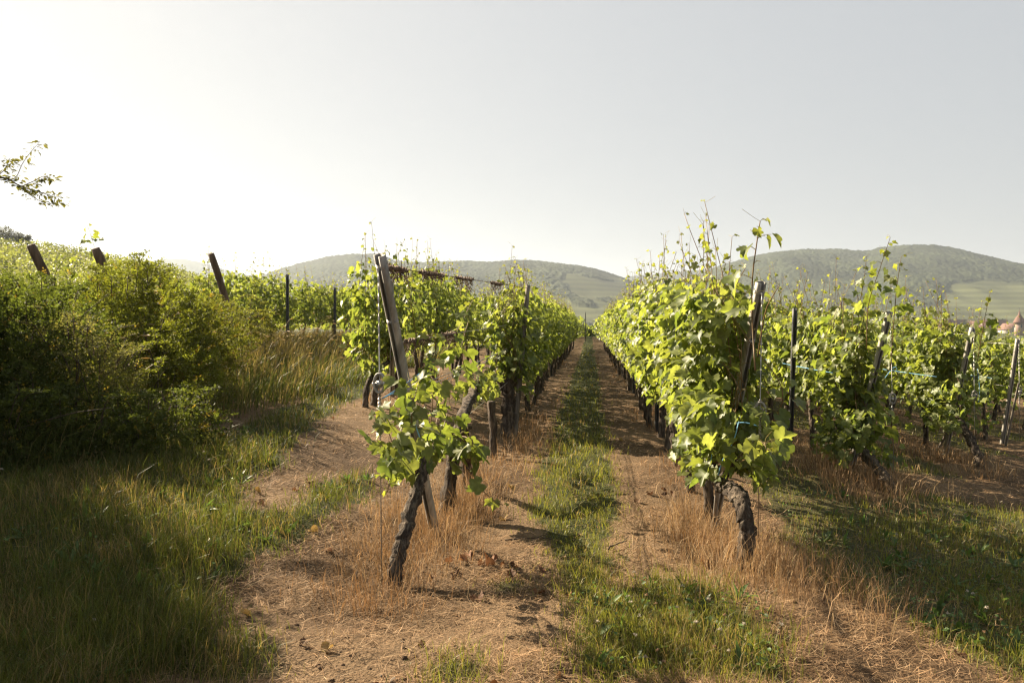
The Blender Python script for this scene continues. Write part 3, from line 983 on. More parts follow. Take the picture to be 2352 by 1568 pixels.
# ends of the second and third rows to the right
def end_right(key, base, headpt, label, talls, seed):
    x = ROW_X[key]
    def f(r, tr, ca, fo):
        P = rel(base, base - (0, 0, .12), base + (headpt - base) * .3 + (.02, 0, 0), base + (headpt - base) * .7, headpt)
        trunk(tr, r, P, .045, .05, 26, 14, 8)
        h = P[-1]
        tube(tr, spline([h, h + (-.02, .08, .06), h + (0, .3, .14)], 7), np.linspace(.045, .02, 7), 9)
        for k in range(13):
            y = r.uniform(-.2, .9); xx = r.normal(0, .08)
            shoot(ca, fo, r, np.array([h + (xx, y * .3, .05), h + (xx + r.normal(0, .08), y, .45), h + (r.normal(0, .12), max(.3, y + r.normal(0, .1)), .8), h + (r.normal(0, .1), max(.2, y + r.normal(0, .12)), 1.2 + r.normal(0, .12))]), size=.12, per=1.8)
        for pts in talls:
            shoot(ca, fo, r, np.array([at_x(px, py, x) - base for px, py in pts]), size=.125, per=1.5, rad=.006)
        m = 600
        z = r.uniform(-.1, 1.22, m)
        y = r.uniform(-.35, .85, m)
        side = np.where(r.random(m) < .7, -1.0, 1.0)
        P2 = h + np.stack([side * r.uniform(.08, .34, m), y, z], 1)
        k = (z < .5) | (y > (1.40 - z) * .43 - .22)
        leaf_spray(fo, r, P2[k], np.stack([side * .8, r.normal(-.4, .45, m), np.zeros(m)], 1)[k], r.uniform(.06, .12, m)[k], r.random(m)[k] ** 3 * .35)
    own_vine(label, 'grapevines in the ' + ROWTXT[key], base, f)


bb = np.array((3.05, 8.25, gz(3.05, 8.25)))
end_right('R2', bb, at_x(1985, 1040, 3.0), 'front vine of the second right row, slanting trunk, three tall shoots above the rest',
          [[(1990, 800), (1995, 700), (2020, 620), (2045, 545)], [(1965, 800), (1975, 700), (1985, 640), (1990, 590)], [(2045, 850), (2052, 750), (2060, 660), (2070, 590)]], 3)
bb = np.array((5.08, 10.85, gz(5.08, 10.85)))
end_right('R3', bb, at_x(2205, 965, 5.0), 'front vine of the third right row, thin curved trunk beside a slanting stake',
          [[(2150, 800), (2155, 730), (2150, 640)], [(2120, 800), (2125, 740), (2120, 660)], [(2245, 830), (2260, 740), (2275, 670)]], 4)

# front of the second row left of the alley
bb = np.array(at_x(838, 935, -3.2)); bb[2] = gz(bb[0], bb[1])
def front_l2(r, tr, ca, fo):
    P = [np.zeros(3) - (0, 0, .12), np.array((.02, .05, .3)), np.array((.1, .35, .52)), np.array((.16, .75, .62))]
    trunk(tr, r, P, .036, .03, 24, 12, 4)
    h = P[-1]
    for k in range(10):
        y = r.uniform(-.5, .6)
        shoot(ca, fo, r, np.array([h + (0, y * .3, 0), h + (r.normal(0, .1), y, .35), h + (r.normal(0, .1), y + r.normal(0, .15), .75), h + (r.normal(0, .1), y, 1.1 + r.normal(0, .2))]), per=1.7)
    shoot(ca, fo, r, np.array([at_x(a, c, -3.13) - bb for a, c in ((900, 850), (870, 800), (845, 790), (825, 760))]), per=2.0, size=.14, young_n=2)
    shoot(ca, fo, r, np.array([at_x(a, c, -3.13) - bb for a, c in ((880, 860), (855, 850), (850, 830), (830, 800))]), per=2.0, size=.14, young_n=2)
    shoot(ca, fo, r, np.array([at_x(a, c, -3.13) - bb for a, c in ((915, 700), (925, 640), (915, 590), (928, 552))]), per=.7, size=.10)
own_vine('front vine of the second left row, black arching trunk by the dirt path', 'grapevines in the ' + ROWTXT['L2'], bb, front_l2)


# vines too far down the rows to be counted
def far_vines():
    mb = MB()
    rows_ = [(x, y0, y1) for x, y0, y1 in ((-3.13, 44, 120), (-1.09, 50, 150), (.95, 50, 150), (3, 38, 130), (5, 36, 130), (7.05, 36, 120), (9.1, 36, 120), (11.1, 36, 120), (-5.2, 30, 120), (-7.6, 46, 110), (-9.6, 26, 90), (-11.6, 22, 80))]
    rows_ += [(13.1 + 2.05 * k, 21 + 2.2 * k, 130 + 3 * k) for k in range(26)] + [(-13.6 - 2 * k, 34, 110) for k in range(9)]
    for x, y0, y1 in rows_:
        n = int((y1 - y0) * (34 if abs(x) < 12 else 17))
        y = y0 + (y1 - y0) * rng.random(n) ** 1.25
        xx = x + rng.normal(0, .17, n)
        z = G(np.full(n, x), y) + .6 + 1.2 * rng.beta(1.2, 1.1, n) + .45 * (rng.random(n) < .03)
        P = np.stack([xx, y, z], 1)
        Yd = rng.normal(0, 1, (n, 3)) + (0, 0, -.5); Zd = rng.normal(0, .6, (n, 3)) + np.stack([np.sign(xx - x), -.2 * np.ones(n), .7 * np.ones(n)], 1)
        c = leaf_cols(n, rng, rng.random(n) ** 3 * .4)
        scatter(mb, CLUMP_V, CLUMP_T, P, Yd, Zd, rng.uniform(.16, .30, n) * np.clip(y / 60, .75, 1.6), c)
    # far end of the alley
    n = 900
    P = np.stack([rng.normal(-.1, .9, n), 152 + rng.normal(0, 1, n), G(np.zeros(n), np.full(n, 152.)) + rng.uniform(.1, 1.9, n)], 1)
    scatter(mb, CLUMP_V, CLUMP_T, P, rng.normal(0, 1, (n, 3)), rng.normal(0, 1, (n, 3)), rng.uniform(.3, .5, n), leaf_cols(n, rng))
    tag(mb.build('distant_vines', M['leaf']), kind='stuff')


far_vines()


# ------------------------------------------------------------------ posts, wires, tensioners
def frame(p0, p1, face):
    d = np.array(p1, float) - p0; L = np.linalg.norm(d); d /= L
    a = np.array(face, float); a -= d * a.dot(d); a /= np.linalg.norm(a)
    b = np.cross(d, a)
    return d, a, b, L


def channel_post(mb, p0, p1, face, w=.058, dep=.042, th=.006, groove=.5):
    """rolled steel channel from p0 to p1 whose open groove looks towards face"""
    d, a, b, L = frame(p0, p1, face)
    g = w / 2 * groove
    sec = [(-w / 2, -dep / 2), (w / 2, -dep / 2), (w / 2, dep / 2), (g, dep / 2), (g, dep / 2 - th), (w / 2 - th, dep / 2 - th), (w / 2 - th, -dep / 2 + th),
           (-w / 2 + th, -dep / 2 + th), (-w / 2 + th, dep / 2 - th), (-g, dep / 2 - th), (-g, dep / 2), (-w / 2, dep / 2)]
    n = len(sec); K = 14
    V = []
    for t in np.linspace(0, L, K):
        for u, v in sec:
            V.append(p0 + d * t + b * u + a * v)
    Q = []
    for k in range(K - 1):
        for i in range(n):
            j = (i + 1) % n
            Q.append((k * n + i, k * n + j, (k + 1) * n + j, (k + 1) * n + i))
    cap = [(0, 1, 6, 7), (1, 2, 5, 6), (2, 3, 4, 5), (0, 7, 8, 11), (8, 9, 10, 11)]
    for c in cap:
        Q.append(tuple((K - 1) * n + i for i in c)); Q.append(tuple(c[::-1]))
    mb.add(np.array(V), None, Q)


def ring(mb, c, d, a, b, ru, rv, rad, n=18, sides=5, start=0, end=2 * PI):
    th = np.linspace(start, end, n)
    P = np.array([c + a * (math.cos(t) * ru) + b * (math.sin(t) * rv) for t in th])
    tube(mb, P, rad, sides, cap=False)


def end_post(p0, p1, label, group, face, ties=(.06, .42), w=.058, dep=.045, material='steel'):
    p0 = np.array(p0, float); p1 = np.array(p1, float)
    o = empty('end_post', p0, label, 'post', group)
    mb = MB(); channel_post(mb, np.zeros(3) - (p1 - p0) * .08, p1 - p0, face, w, dep)
    mb.build('channel', M[material], o)
    d, a, b, L = frame(p0, p1, face)
    for t in ties:
        mb = MB()
        for q in range(3):
            ring(mb, (p1 - p0) - d * (t + .006 * q), d, b, a, w * .62, dep * .66, .0022)
        mb.build('wire_tie', M['wire'], o)
    return o


def tensioner_at(mb_f, mb_s, c, size=.055):
    """an oval ratchet frame with its spool, hanging on the anchor wire"""
    ax = np.array((1, 0, 0.0)); up = np.array((0, 0, 1.0)); fw = np.array((0, 1.0, 0))
    P = np.array([c + ax * (size * .55 * math.cos(t)) + up * (size * math.sin(t)) for t in np.linspace(0, 2 * PI, 25)])
    for off in (-.012, .012):
        tube(mb_f, P + fw * off, .008, 6, cap=False)
    tube(mb_f, [c + up * size, c + up * size * 1.35], .006, 6)
    tube(mb_f, [c - up * size, c - up * size * 1.35], .006, 6)
    tube(mb_s, [c - ax * size * .75 - up * .006, c + ax * size * .75 - up * .006], .011, 10)
    tube(mb_s, [c - ax * size * .24 - up * .006, c + ax * size * .24 - up * .006], .022, 12)
    tube(mb_s, [c + ax * size * .45 - up * .006, c + ax * size * .62 - up * .006], .026, 10)


def anchor(top, bottom, label, group, tens_h=None, twist=True):
    top = np.array(top, float); bottom = np.array(bottom, float)
    o = empty('anchor_cable', bottom, label, 'cable', group)
    d = top - bottom
    mb = MB()
    tube(mb, [np.zeros(3) - (0, 0, .05), d], .0032, 5)
    # the doubled, twisted end below the post
    t = np.linspace(0, 1, 30)
    for ph in (0, PI):
        P = d[None] * (1 - .26 * t[:, None]) + np.stack([.0035 * np.cos(t * 26 + ph), .0035 * np.sin(t * 26 + ph), 0 * t], 1)
        tube(mb, P, .0026, 4, cap=False)
    mb.build('cable', M['wire'], o)
    if tens_h is not None:
        c = d * (tens_h / d[2])
        f, s = MB(), MB()
        tensioner_at(f, s, c)
        t_o = f.build('tensioner', M['steel'], o)
        s.build('spool', M['wire'], t_o)
        lo = MB()
        for ph in (0, PI):
            t = np.linspace(0, 1, 20)
            tube(lo, c[None] - (0, 0, .07) - d[None] / d[2] * (.14 * t[:, None]) + np.stack([.008 * np.cos(t * 20 + ph), .008 * np.sin(t * 20 + ph), 0 * t], 1), .0035, 4, cap=False)
        lo.build('twisted_loop', M['wire'], o)
    return o


def end_set(key, top_px, d_top, base_px, txt, tens_h, face, w=.058, gx=.0, foot=None):
    top = at_d(top_px[0], top_px[1], d_top)
    base = foot if foot is not None else on_ground(*base_px)
    base = np.array((base[0], base[1], gz(base[0], base[1])))
    end_post(base, top, 'leaning grey steel channel post ending the ' + txt, 'leaning end posts of the vine rows', face, w=w)
    bot = np.array((top[0] + gx, top[1] - .05, 0)); bot[2] = gz(bot[0], bot[1])
    t2 = top - (0, .03, .07)
    anchor(t2, bot, 'thin anchor wire from post top to ground, ' + txt, 'anchor wires of the end posts', tens_h)
    return top, base, bot


CAMDIR = np.array((0, -1.0, 0))
tL = end_set('L1', (872, 586), 4.62, (1000, 1235), ROWTXT['L1'], 1.18, (-.75, -1, 0), .062, .02)
tR = end_set('R1', (1748, 648), 5.2, (1640, 1190), ROWTXT['R1'], .94, (.55, -1, 0), .056, -.02)
tR2 = end_set('R2', (2043, 716), 8.6, (2003, 1000), ROWTXT['R2'], .92, (.5, -1, 0), .06, .05, foot=np.array((3.0, 9.5, 0)))
tR3 = end_set('R3', (2234, 752), 10.6, (0, 0), ROWTXT['R3'], .95, (.5, -1, 0), .06, .03, foot=np.array((5.0, 11.8, 0)))
tR4 = end_set('R4', (2338, 778), 13.2, (0, 0), ROWTXT['R4'], .95, (.5, -1, 0), .06, .03, foot=np.array((7.05, 14.4, 0)))
tL2 = end_set('L2', (898, 640), 11.2, (0, 0), ROWTXT['L2'], None, (-.3, -1, 0), .06, .0, foot=np.array((-3.1, 12.3, 0)))

# slender upright posts inside the rows
def line_post(p0, p1, label, material='darksteel', r=.028, square=False, group='line posts standing in the vine rows'):
    p0 = np.array(p0, float); p1 = np.array(p1, float)
    o = empty('line_post', p0, label, 'post', group)
    mb = MB()
    if material == 'wood':
        K = 12; t = np.linspace(-.06, 1, K)
        rr = np.random.default_rng(3)
        tube(mb, (p1 - p0)[None] * t[:, None], r * rr.uniform(.92, 1.08, (K, 9)) * np.linspace(1.1, .95, K)[:, None], 9)
        mb.build('stake', M['wood'], o)
    else:
        channel_post(mb, (p1 - p0) * -.06, p1 - p0, (.2, -1, 0), r * 1.9, r * 1.5, .004, .4)
        # hooks punched out along the edge
        d, a, b, L = frame(p0, p1, (.2, -1, 0))
        mb.build('profile', M[material], o)
        hk = MB()
        for q in range(8):
            c = (p1 - p0) * (.3 + .085 * q)
            for s in (-1, 1):
                tube(hk, [c + b * s * r * .9, c + b * s * r * 1.15 + d * .004, c + b * s * r * 1.15 + d * .02], .003, 4)
        hk.build('wire_hook', M[material], o)
    return o


def lp(px0, py0, px1, py1, x, label, **k):
    top = at_x(px1, py1, x)
    y = at_x(px0, py0, x)[1]
    line_post((x, y, gz(x, y)), top, label, **k)
    return top


pw = at_d(1213, 655, 10.9)
line_post((-1.0, 10.55, gz(-1.0, 10.55)), pw, 'grey weathered wooden stake rising from the thick old trunk in the left row', material='wood', r=.034)
lp(1815, 1010, 1826, 708, ROW_X['R2'] - .36, 'slim dark upright post between the first and second right rows')
lp(1126, 850, 1155, 700, -2.82, 'thin grey leaning stake deep in the second left row', material='wood', r=.03)
for key, ys in (('R2', (17.5, 23)), ('R3', (17.3, 23)), ('R4', (19.5, 25)), ('L2', (18,)), ('R1', (11.5, 17.5, 23.5)), ('L1', (17, 22.5))):
    for i, y in enumerate(ys):
        x = ROW_X[key]; z = gz(x, y)
        line_post((x, y, z), (x + random.uniform(-.05, .05), y - .06, z + 1.82), '%s upright post from the front in the %s' % (ORD[i + 1], ROWTXT[key]))
for i, (px, pyt, d) in enumerate(((660, 630, 18.6), (508, 630, 17.5), (769, 660, 22.4), (871, 686, 27.2), (1345, 716, 70.))):
    top = at_d(px, pyt, d); z = gz(top[0], top[1])
    line_post((top[0], top[1], z), top, ('dark slim post with hooks standing before the vines on the left bank', 'short dark post just right of the thick leaning wooden post',
              'dark post top in the bank vines, midway to the front leaning post', 'dark post tip in the bank vines just left of the leaning steel post', 'single dark post at the far end of the grassy alley')[i], r=.033)
# slanting wooden stakes by the right hand trunks
for (px0, py0, px1, py1, x, lab) in ((2150, 1050, 2208, 930, 5.0, 'slanting grey stake beside the thin curved trunk of the third right row'),
                                     (1640, 1190, 1652, 1070, .93, 'thin stake leaning on the front trunk of the right row'),
                                     (1575, 1110, 1600, 1010, .95, 'thin vine stake behind the second trunk of the right row'),
                                     (2310, 1000, 2340, 880, 7.0, 'slanting pale stake in the fourth right row at the frame edge')):
    t = at_x(px1, py1, x); y = at_x(px0, py0, x)[1]
    line_post((x, y, gz(x, y)), t, lab, material='wood', r=.017, group='thin stakes beside the trunks')


# thick round wooden posts above the hedge
def wood_post(px, py, d, lean, label, rad):
    top = at_d(px, py, d)
    p = np.array((top[0] + lean[0], top[1] + lean[1], 0)); p[2] = gz(p[0], p[1])
    mb = MB(); K = 16
    t = np.linspace(-.05, 1, K); rr = np.random.default_rng(int(px))
    P = (top - p)[None] * t[:, None]
    R = rad * rr.uniform(.94, 1.06, (K, 12)); R[-1] *= .84
    tube(mb, P, R, 12)
    o = mb.build('wooden_post', M['oldwood'], None, True); o.location = p
    tag(o, label, 'post', 'thick wooden end posts on the left bank')


wood_post(485, 582, 14.5, (.38, .55, 0), 'thick round brown post leaning left, rightmost of the three above the hedge', .062)
wood_post(70, 562, 10.8, (.42, .6, 0), 'thick round brown post leaning left at the left edge above the hedge', .062)
wood_post(219, 570, 12.1, (.40, .6, 0), 'thick round brown post half wrapped in vine leaves, middle of the three', .07)
# leaves climbing on the middle post
cl = MB(); ca = MB(); r_ = np.random.default_rng(9)
pb = at_d(240, 640, 12.1)
pb0 = np.array((pb[0], pb[1], gz(pb[0], pb[1])))
for pts in (((240, 700), (232, 620), (215, 560), (200, 515)), ((250, 700), (245, 640), (238, 600), (240, 590)), ((230, 700), (265, 640), (290, 610), (300, 600)), ((150, 700), (160, 650), (165, 610), (170, 590)), ((310, 700), (320, 650), (335, 610), (340, 590))):
    shoot(ca, cl, r_, np.array([at_d(a, c, 12.75) - pb0 for a, c in pts]), per=1.8, size=.15, young_n=4)
m = 60
P2 = np.array([at_d(px, py, 12.0) - pb0 for px, py in zip(r_.uniform(140, 330, m), r_.uniform(640, 710, m))])
leaf_spray(cl, r_, P2, r_.normal(0, 1, (m, 3)) * (1, 1, .2), r_.uniform(.1, .16, m), r_.random(m) ** 3 * .3)
o = empty('grapevine', pb0, 'vine climbing over the middle wooden post above the hedge', 'grapevine', 'grapevines in the ' + ROWTXT['B2'])
ca.build('canes', M['cane'], o); cl.build('foliage', M['leaf'], o)


# trellis wires
def wire(pts, label, group, material='wire', r=.0024, name='trellis_wire', sag=.0):
    mb = MB(); P = np.array(pts, float); b0 = P[0].copy()
    if len(P) == 2:
        t = np.linspace(0, 1, 14)[:, None]
        P = P[0] * (1 - t) + P[1] * t
        P[:, 2] -= sag * 4 * (t[:, 0] * (1 - t[:, 0]))
    tube(mb, P - b0, r, 4)
    o = mb.build(name, M[material]); o.location = b0
    return tag(o, label, 'wire' if name == 'trellis_wire' else 'twine', group)


gw = 'trellis wires along the vine rows'
w_top0, w_top1 = tL[0] - (0, -.03, .06), np.array(pw) - (0, 0, .04)
wire([w_top0, w_top1], 'topmost wire of the left row, hung with dried tendrils', gw, 'rust', .0032)
d_l = tL[1] - tL[0]
mid0 = tL[0] + d_l * .27
mid1 = np.array((LX, 10.9, 1.50))
wire([mid0, mid1], 'second wire of the left row, strung from the middle of the leaning post', gw)
for k, (h0, h1) in enumerate(((1.07, 1.20), (1.045, 1.16), (1.10, 1.18))):
    wire([(LX - .01 * k, 4.65, h0), (LX + .01 * k, 11.2, h1)], r=.0038, group=gw, label=('upper', 'lowest', 'middle')[k] + ' of the three close parallel wires at waist height in the left row')
wire([(LX, 5.2, .66), (LX, 11.2, .74)], 'low fruiting wire of the left row between the bare trunks', gw)
for key, tp in (('R1', tR), ('R2', tR2), ('R3', tR3), ('R4', tR4), ('L2', tL2)):
    x = ROW_X[key]
    for q, (t, nm) in enumerate(((.05, 'top'), (.45, 'middle'))):
        p = tp[0] + (tp[1] - tp[0]) * t
        e = np.array((x, p[1] + 14, gz(x, p[1] + 14) + (1.82, 1.15)[q]))
        wire([p, e], '%s trellis wire of the %s' % (nm, ROWTXT[key]), gw, r=.0026)
gt = 'blue twine tied in the vine rows'
for key, tp in (('R2', tR2), ('R3', tR3), ('R4', tR4)):
    x = ROW_X[key]; y = tp[2][1]
    a = np.array((x - .34, y + .15, gz(x, y) + 1.16)); c = np.array((x - .30, y + 6, gz(x, y + 6) + 1.20))
    wire([a, c], 'pale blue twine stretched along the ' + ROWTXT[key], gt, 'twine', .0034, 'blue_twine', .02)
q0 = np.array((tL[2][0] + .005, tL[2][1] - .0, 1.075))
wire(spline([q0, q0 + (.06, .1, .02), q0 + (.1, .28, -.06), q0 + (.12, .34, -.2), q0 + (.16, .42, -.36)], 20), 'doubled bright blue twine hanging from the left anchor wire', gt, 'twine', .0042, 'blue_twine')
wire(spline([q0, q0 + (.08, .16, .06), q0 + (.14, .36, .12)], 10), 'short blue twine tying the left anchor wire to the front vine', gt, 'twine', .0036, 'blue_twine')
q1 = np.array((tR[2][0], tR[2][1], .84))
wire(spline([q1, q1 + (-.1, .02, .02), q1 + (-.22, .05, -.02), q1 + (-.27, .1, -.14), q1 + (-.29, .1, -.27)], 20), 'blue twine looping down to the front trunk of the right row', gt, 'twine', .004, 'blue_twine')
wire(spline([q1 + (-.12, .02, .03), q1 + (-.16, .0, -.1), q1 + (-.22, .02, -.22), q1 + (-.25, .08, -.36)], 16), 'second blue twine knotted to the head of the right front trunk', gt, 'twine', .004, 'blue_twine')
q2 = np.array((tR2[2][0] + .0, tR2[2][1] - .03, gz(tR2[2][0], tR2[2][1]) + 1.22))
wire(spline([q2 + (-.12, 0, -.08), q2 + (-.06, 0, 0), q2 + (0, 0, 0), q2 + (-.005, 0, .04), q2 + (-.04, 0, .03)], 18), 'small blue twine knot on the anchor wire of the second right row', gt, 'twine', .0034, 'blue_twine')
q3 = np.array((tR3[2][0] + .0, tR3[2][1] - .03, gz(tR3[2][0], tR3[2][1]) + 1.3))
wire(spline([q3, q3 + (.02, 0, -.15), q3 + (.03, 0, -.3), q3 + (.02, 0, -.45)], 14), 'blue twine hanging down the anchor wire of the third right row', gt, 'twine', .0034, 'blue_twine')


# dried tendrils left on the wires
def dried(a, c, n, drop, label, rad=.0035):
    a = np.array(a, float); c = np.array(c, float)
    r = np.random.default_rng(int(a[1] * 1000) % 9999)
    mb = MB()
    for k in range(n):
        t = r.random(); p = a * (1 - t) + c * t - a
        w = r.normal(0, .012, 3)
        k2 = drop * r.random() ** 1.6
        tube(mb, spline([p + w, p + w + r.normal(0, .009, 3) + (0, 0, -.3 * k2), p + r.normal(0, .012, 3) + (0, 0, -.7 * k2), p + r.normal(0, .016, 3) + (0, 0, -k2)], 7), rad * r.uniform(.5, 1.1), 4, cap=False)
    for k in range(3):                              # old wood wound round the wire
        t = np.linspace(0, 1, 24)
        P = (c - a)[None] * t[:, None] + .011 * np.stack([np.cos(t * 22 + k * 2), 0 * t, np.sin(t * 22 + k * 2)], 1) + r.normal(0, .004, (24, 3))
        tube(mb, P, .006, 5)
    o = mb.build('dried_tendrils', M['dead']); o.location = a
    tag(o, label, 'dried tendrils', 'dried tendrils on the wires of the left row')


def on_seg(p, q, t): return np.array(p) * (1 - t) + np.array(q) * t


dried(on_seg(w_top0, w_top1, .01), on_seg(w_top0, w_top1, .085), 46, .10, 'brown dried tendrils nearest the top of the leaning left post')
dried(on_seg(w_top0, w_top1, .13), on_seg(w_top0, w_top1, .24), 46, .07, 'long brown run of dried tendrils, second along the top left wire')
dried(on_seg(w_top0, w_top1, .31), on_seg(w_top0, w_top1, .41), 36, .14, 'short brown tuft of dried tendrils, third along the top left wire')
dried(on_seg(w_top0, w_top1, .56), on_seg(w_top0, w_top1, .66), 26, .12, 'small dried tuft near the weathered wooden stake on the top wire')
dried(on_seg(mid0, mid1, .03), on_seg(mid0, mid1, .15), 46, .10, 'brown dried tendrils on the second wire beside the leaning post')
dried(on_seg(mid0, mid1, .24), on_seg(mid0, mid1, .32), 40, .16, 'hanging dried tuft further along the second wire of the left row')


# ------------------------------------------------------------------ grass
def blades(mb, P, H, Wd, lean, col, tipcol=None, ang=None, arch=1.0):
    n = len(P)
    a = rng.uniform(0, 2 * PI, n) if ang is None else ang
    f = rng.uniform(0, 2 * PI, n)
    wx = np.stack([np.cos(f), np.sin(f), np.zeros(n)], 1) * (Wd / 2)[:, None]
    ld = np.stack([np.cos(a), np.sin(a), np.zeros(n)], 1)
    up = np.array((0, 0, 1.0))
    m = P + ld * (H * lean * (.5 - .18 * arch))[:, None] + up * (H * (.58 * arch * np.sqrt(np.clip(1 - lean ** 2 * .5, .1, 1)) + (1 - arch) * .06))[:, None]
    t = P + ld * (H * lean)[:, None] + up * (H * np.sqrt(np.clip(1 - lean ** 2, .02, 1)))[:, None]
    V = np.stack([P - wx, P + wx, m + wx * .8, m - wx * .8, t], 1).reshape(-1, 3)
    o = (np.arange(n) * 5)[:, None]
    Q = o + np.array([[0, 1, 2, 3]]); T = o + np.array([[3, 2, 4]])
    tc = col if tipcol is None else tipcol
    C = np.stack([col, col, col, col, tc], 1).reshape(-1, 3)
    mb.add(V, T, Q, C)


def sample(n, ymax=60, ymin=2.0, power=1.0):
    """ground points spread so that their density in the picture is about even"""
    n = int(n * 1.6)
    d = ymin * (ymax / ymin) ** rng.random(n) if power == 0 else 1 / (1 / ymin - (1 / ymin - 1 / ymax) * rng.random(n))
    u = rng.uniform(-.95, .95, n)
    return RIGHT[0] * u * d + (-_s) * d, RIGHT[1] * u * d + _c * d, d


def P3(x, y, dz=0): return np.stack([x, y, G(x, y) + dz], 1)


def rowdist(x, y):
    d = np.full(np.shape(x), 9.0)
    for k, rx in ROW_X.items():
        d = np.where(y > ROW_Y0[k] - .5, np.minimum(d, np.abs(x - rx)), d)
    return d


def build_green():
    mb = MB()
    x, y, d = sample(420000, 60)
    g = green(x + rng.normal(0, .09, len(x)), y + rng.normal(0, .12, len(x)))
    k = rng.random(len(x)) < g * np.clip(.62 + .4 * (np.abs(x + .1) < .6) + .35 * ((x < -2) & (x > -4.2) & (y > 5)) + 2.0 * fbm(x * 1.7, y * 1.7, 3, 61), .12, 1)
    k &= ~((x < -5.6) & (y > 8.5))
    x, y, d = x[k], y[k], d[k]
    n = len(x)
    tall = np.clip(.7 + 1.5 * fbm(x * 1.1, y * 1.1, 3, 63), .35, 1.6)
    verge = inside(VERGE, x, y)
    H = (.035 + .18 * rng.random(n) ** 1.4) * tall * np.where(verge, 1.25, 1.0)
    H = np.where(rng.random(n) < .03, H * 1.7, H) * np.where(verge, 1, .85)
    Wd = np.maximum(.0034, .00075 * d) * rng.uniform(.7, 1.3, n)
    dry = rng.random(n) < .14 + .25 * (fbm(x * 2, y * 2, 2, 66) > .08)
    c = np.where((x > -.8)[:, None], np.array((.135, .145, .033)), np.array((.068, .083, .02))) * rng.uniform(.55, 1.35, (n, 1))  # shade on the left verge, sun on the rest put into the colour
    c += np.array((.028, .024, .0)) * rng.random((n, 1))
    c[dry] = np.array((.22, .165, .075)) * rng.uniform(.6, 1.2, (dry.sum(), 1))
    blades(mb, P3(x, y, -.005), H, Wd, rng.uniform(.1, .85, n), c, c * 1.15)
    tag(mb.build('green_grass', M['grass']), kind='stuff')


def build_straw():
    """cut straw lying on the worn ground"""
    mb = MB()
    x, y, d = sample(330000, 40)
    g = green(x, y)
    k = (rng.random(len(x)) < np.where(g > .1, .10, np.clip(.58 + 2.0 * fbm(x * 1.9, y * 1.9, 4, 81), .07, 1))) & ~((x < -4.6) & (y > 5))
    x, y, d = x[k], y[k], d[k]
    n = len(x)
    L = rng.uniform(.025, .15, n) * np.clip(.8 + 1.2 * fbm(x * 2, y * 2, 2, 83), .5, 1.4)
    Wd = np.maximum(.0024, .00065 * d) * rng.uniform(.7, 1.6, n)
    c = np.array((.34, .24, .14)) * rng.uniform(.25, 1.3, (n, 1)) + np.array((.03, -.01, -.02)) * rng.random((n, 1))
    blades(mb, P3(x, y, rng.uniform(-.004, .022, n)), L, Wd, np.clip(rng.normal(.985, .03, n), .8, .9995), c, arch=.12)
    tag(mb.build('straw_litter', M['straw']), kind='stuff')


def tufts(mb, x, y, per, hmin, hmax, spread, col, wid=.0028, lean=(.05, .6)):
    x = np.repeat(x, per); y = np.repeat(y, per)
    n = len(x)
    ox, oy = rng.normal(0, spread, n), rng.normal(0, spread, n)
    a = np.arctan2(oy, ox) + rng.normal(0, .7, n)
    d = np.hypot(x, y)
    H = rng.uniform(hmin, hmax, n)
    c = np.array(col) * rng.uniform(.55, 1.3, (n, 1))
    blades(mb, P3(x + ox, y + oy, -.01), H, np.maximum(wid, .0006 * d) * rng.uniform(.7, 1.3, n), rng.uniform(*lean, n), c, c * 1.1, a)


def build_dry():
    """the orange, killed-off grass under the vines"""
    mb = MB()
    x, y, d = sample(36000, 45)
    rd = rowdist(x, y)
    k = (rng.random(len(x)) < np.exp(-(rd / .26) ** 2) * np.clip(.25 + 2.2 * fbm(x * 1.3, y * 1.3, 3, 91), .02, 1)) & (green(x, y) < .2) & (x > -6)
    x, y = x[k], y[k]
    tufts(mb, x, y, 6, .05, .24, .06, (.25, .15, .074), lean=(.1, .9))
    # the tall stand round the front trunk of the right row, before the left row, before the second right row
    for (cx_, cy_, sx, sy, n, hm) in ((1.0, 4.95, .20, .34, 330, .40), (.78, 5.7, .16, .5, 220, .36), (-.95, 6.5, .10, .8, 200, .38), (-1.2, 5.1, .14, .5, 130, .24), (2.75, 8.6, .3, .7, 220, .36), (3.1, 9.8, .3, .8, 160, .34), (4.9, 11.4, .3, .7, 130, .32), (-1.4, 5.8, .2, .6, 120, .22), (1.3, 4.5, .22, .2, 110, .30), (-.75, 10.0, .2, .9, 140, .28)):
        xx, yy = rng.normal(cx_, sx, n), rng.normal(cy_, sy, n)
        kk = rng.random(n) < np.clip(.5 + 2.5 * fbm(xx * 2.4, yy * 2.4, 2, 95), .1, 1)
        tufts(mb, xx[kk], yy[kk], 9, hm * .15, hm, .06, (.28, .18, .095), .0024, (.05, .85))
        q = int(n * .25)
        tufts(mb, rng.normal(cx_, sx * 1.3, q), rng.normal(cy_, sy * 1.2, q), 5, hm * .3, hm * .9, .08, (.42, .30, .17), .0022, (.3, .95))
    tag(mb.build('dry_grass', M['straw']), kind='stuff')


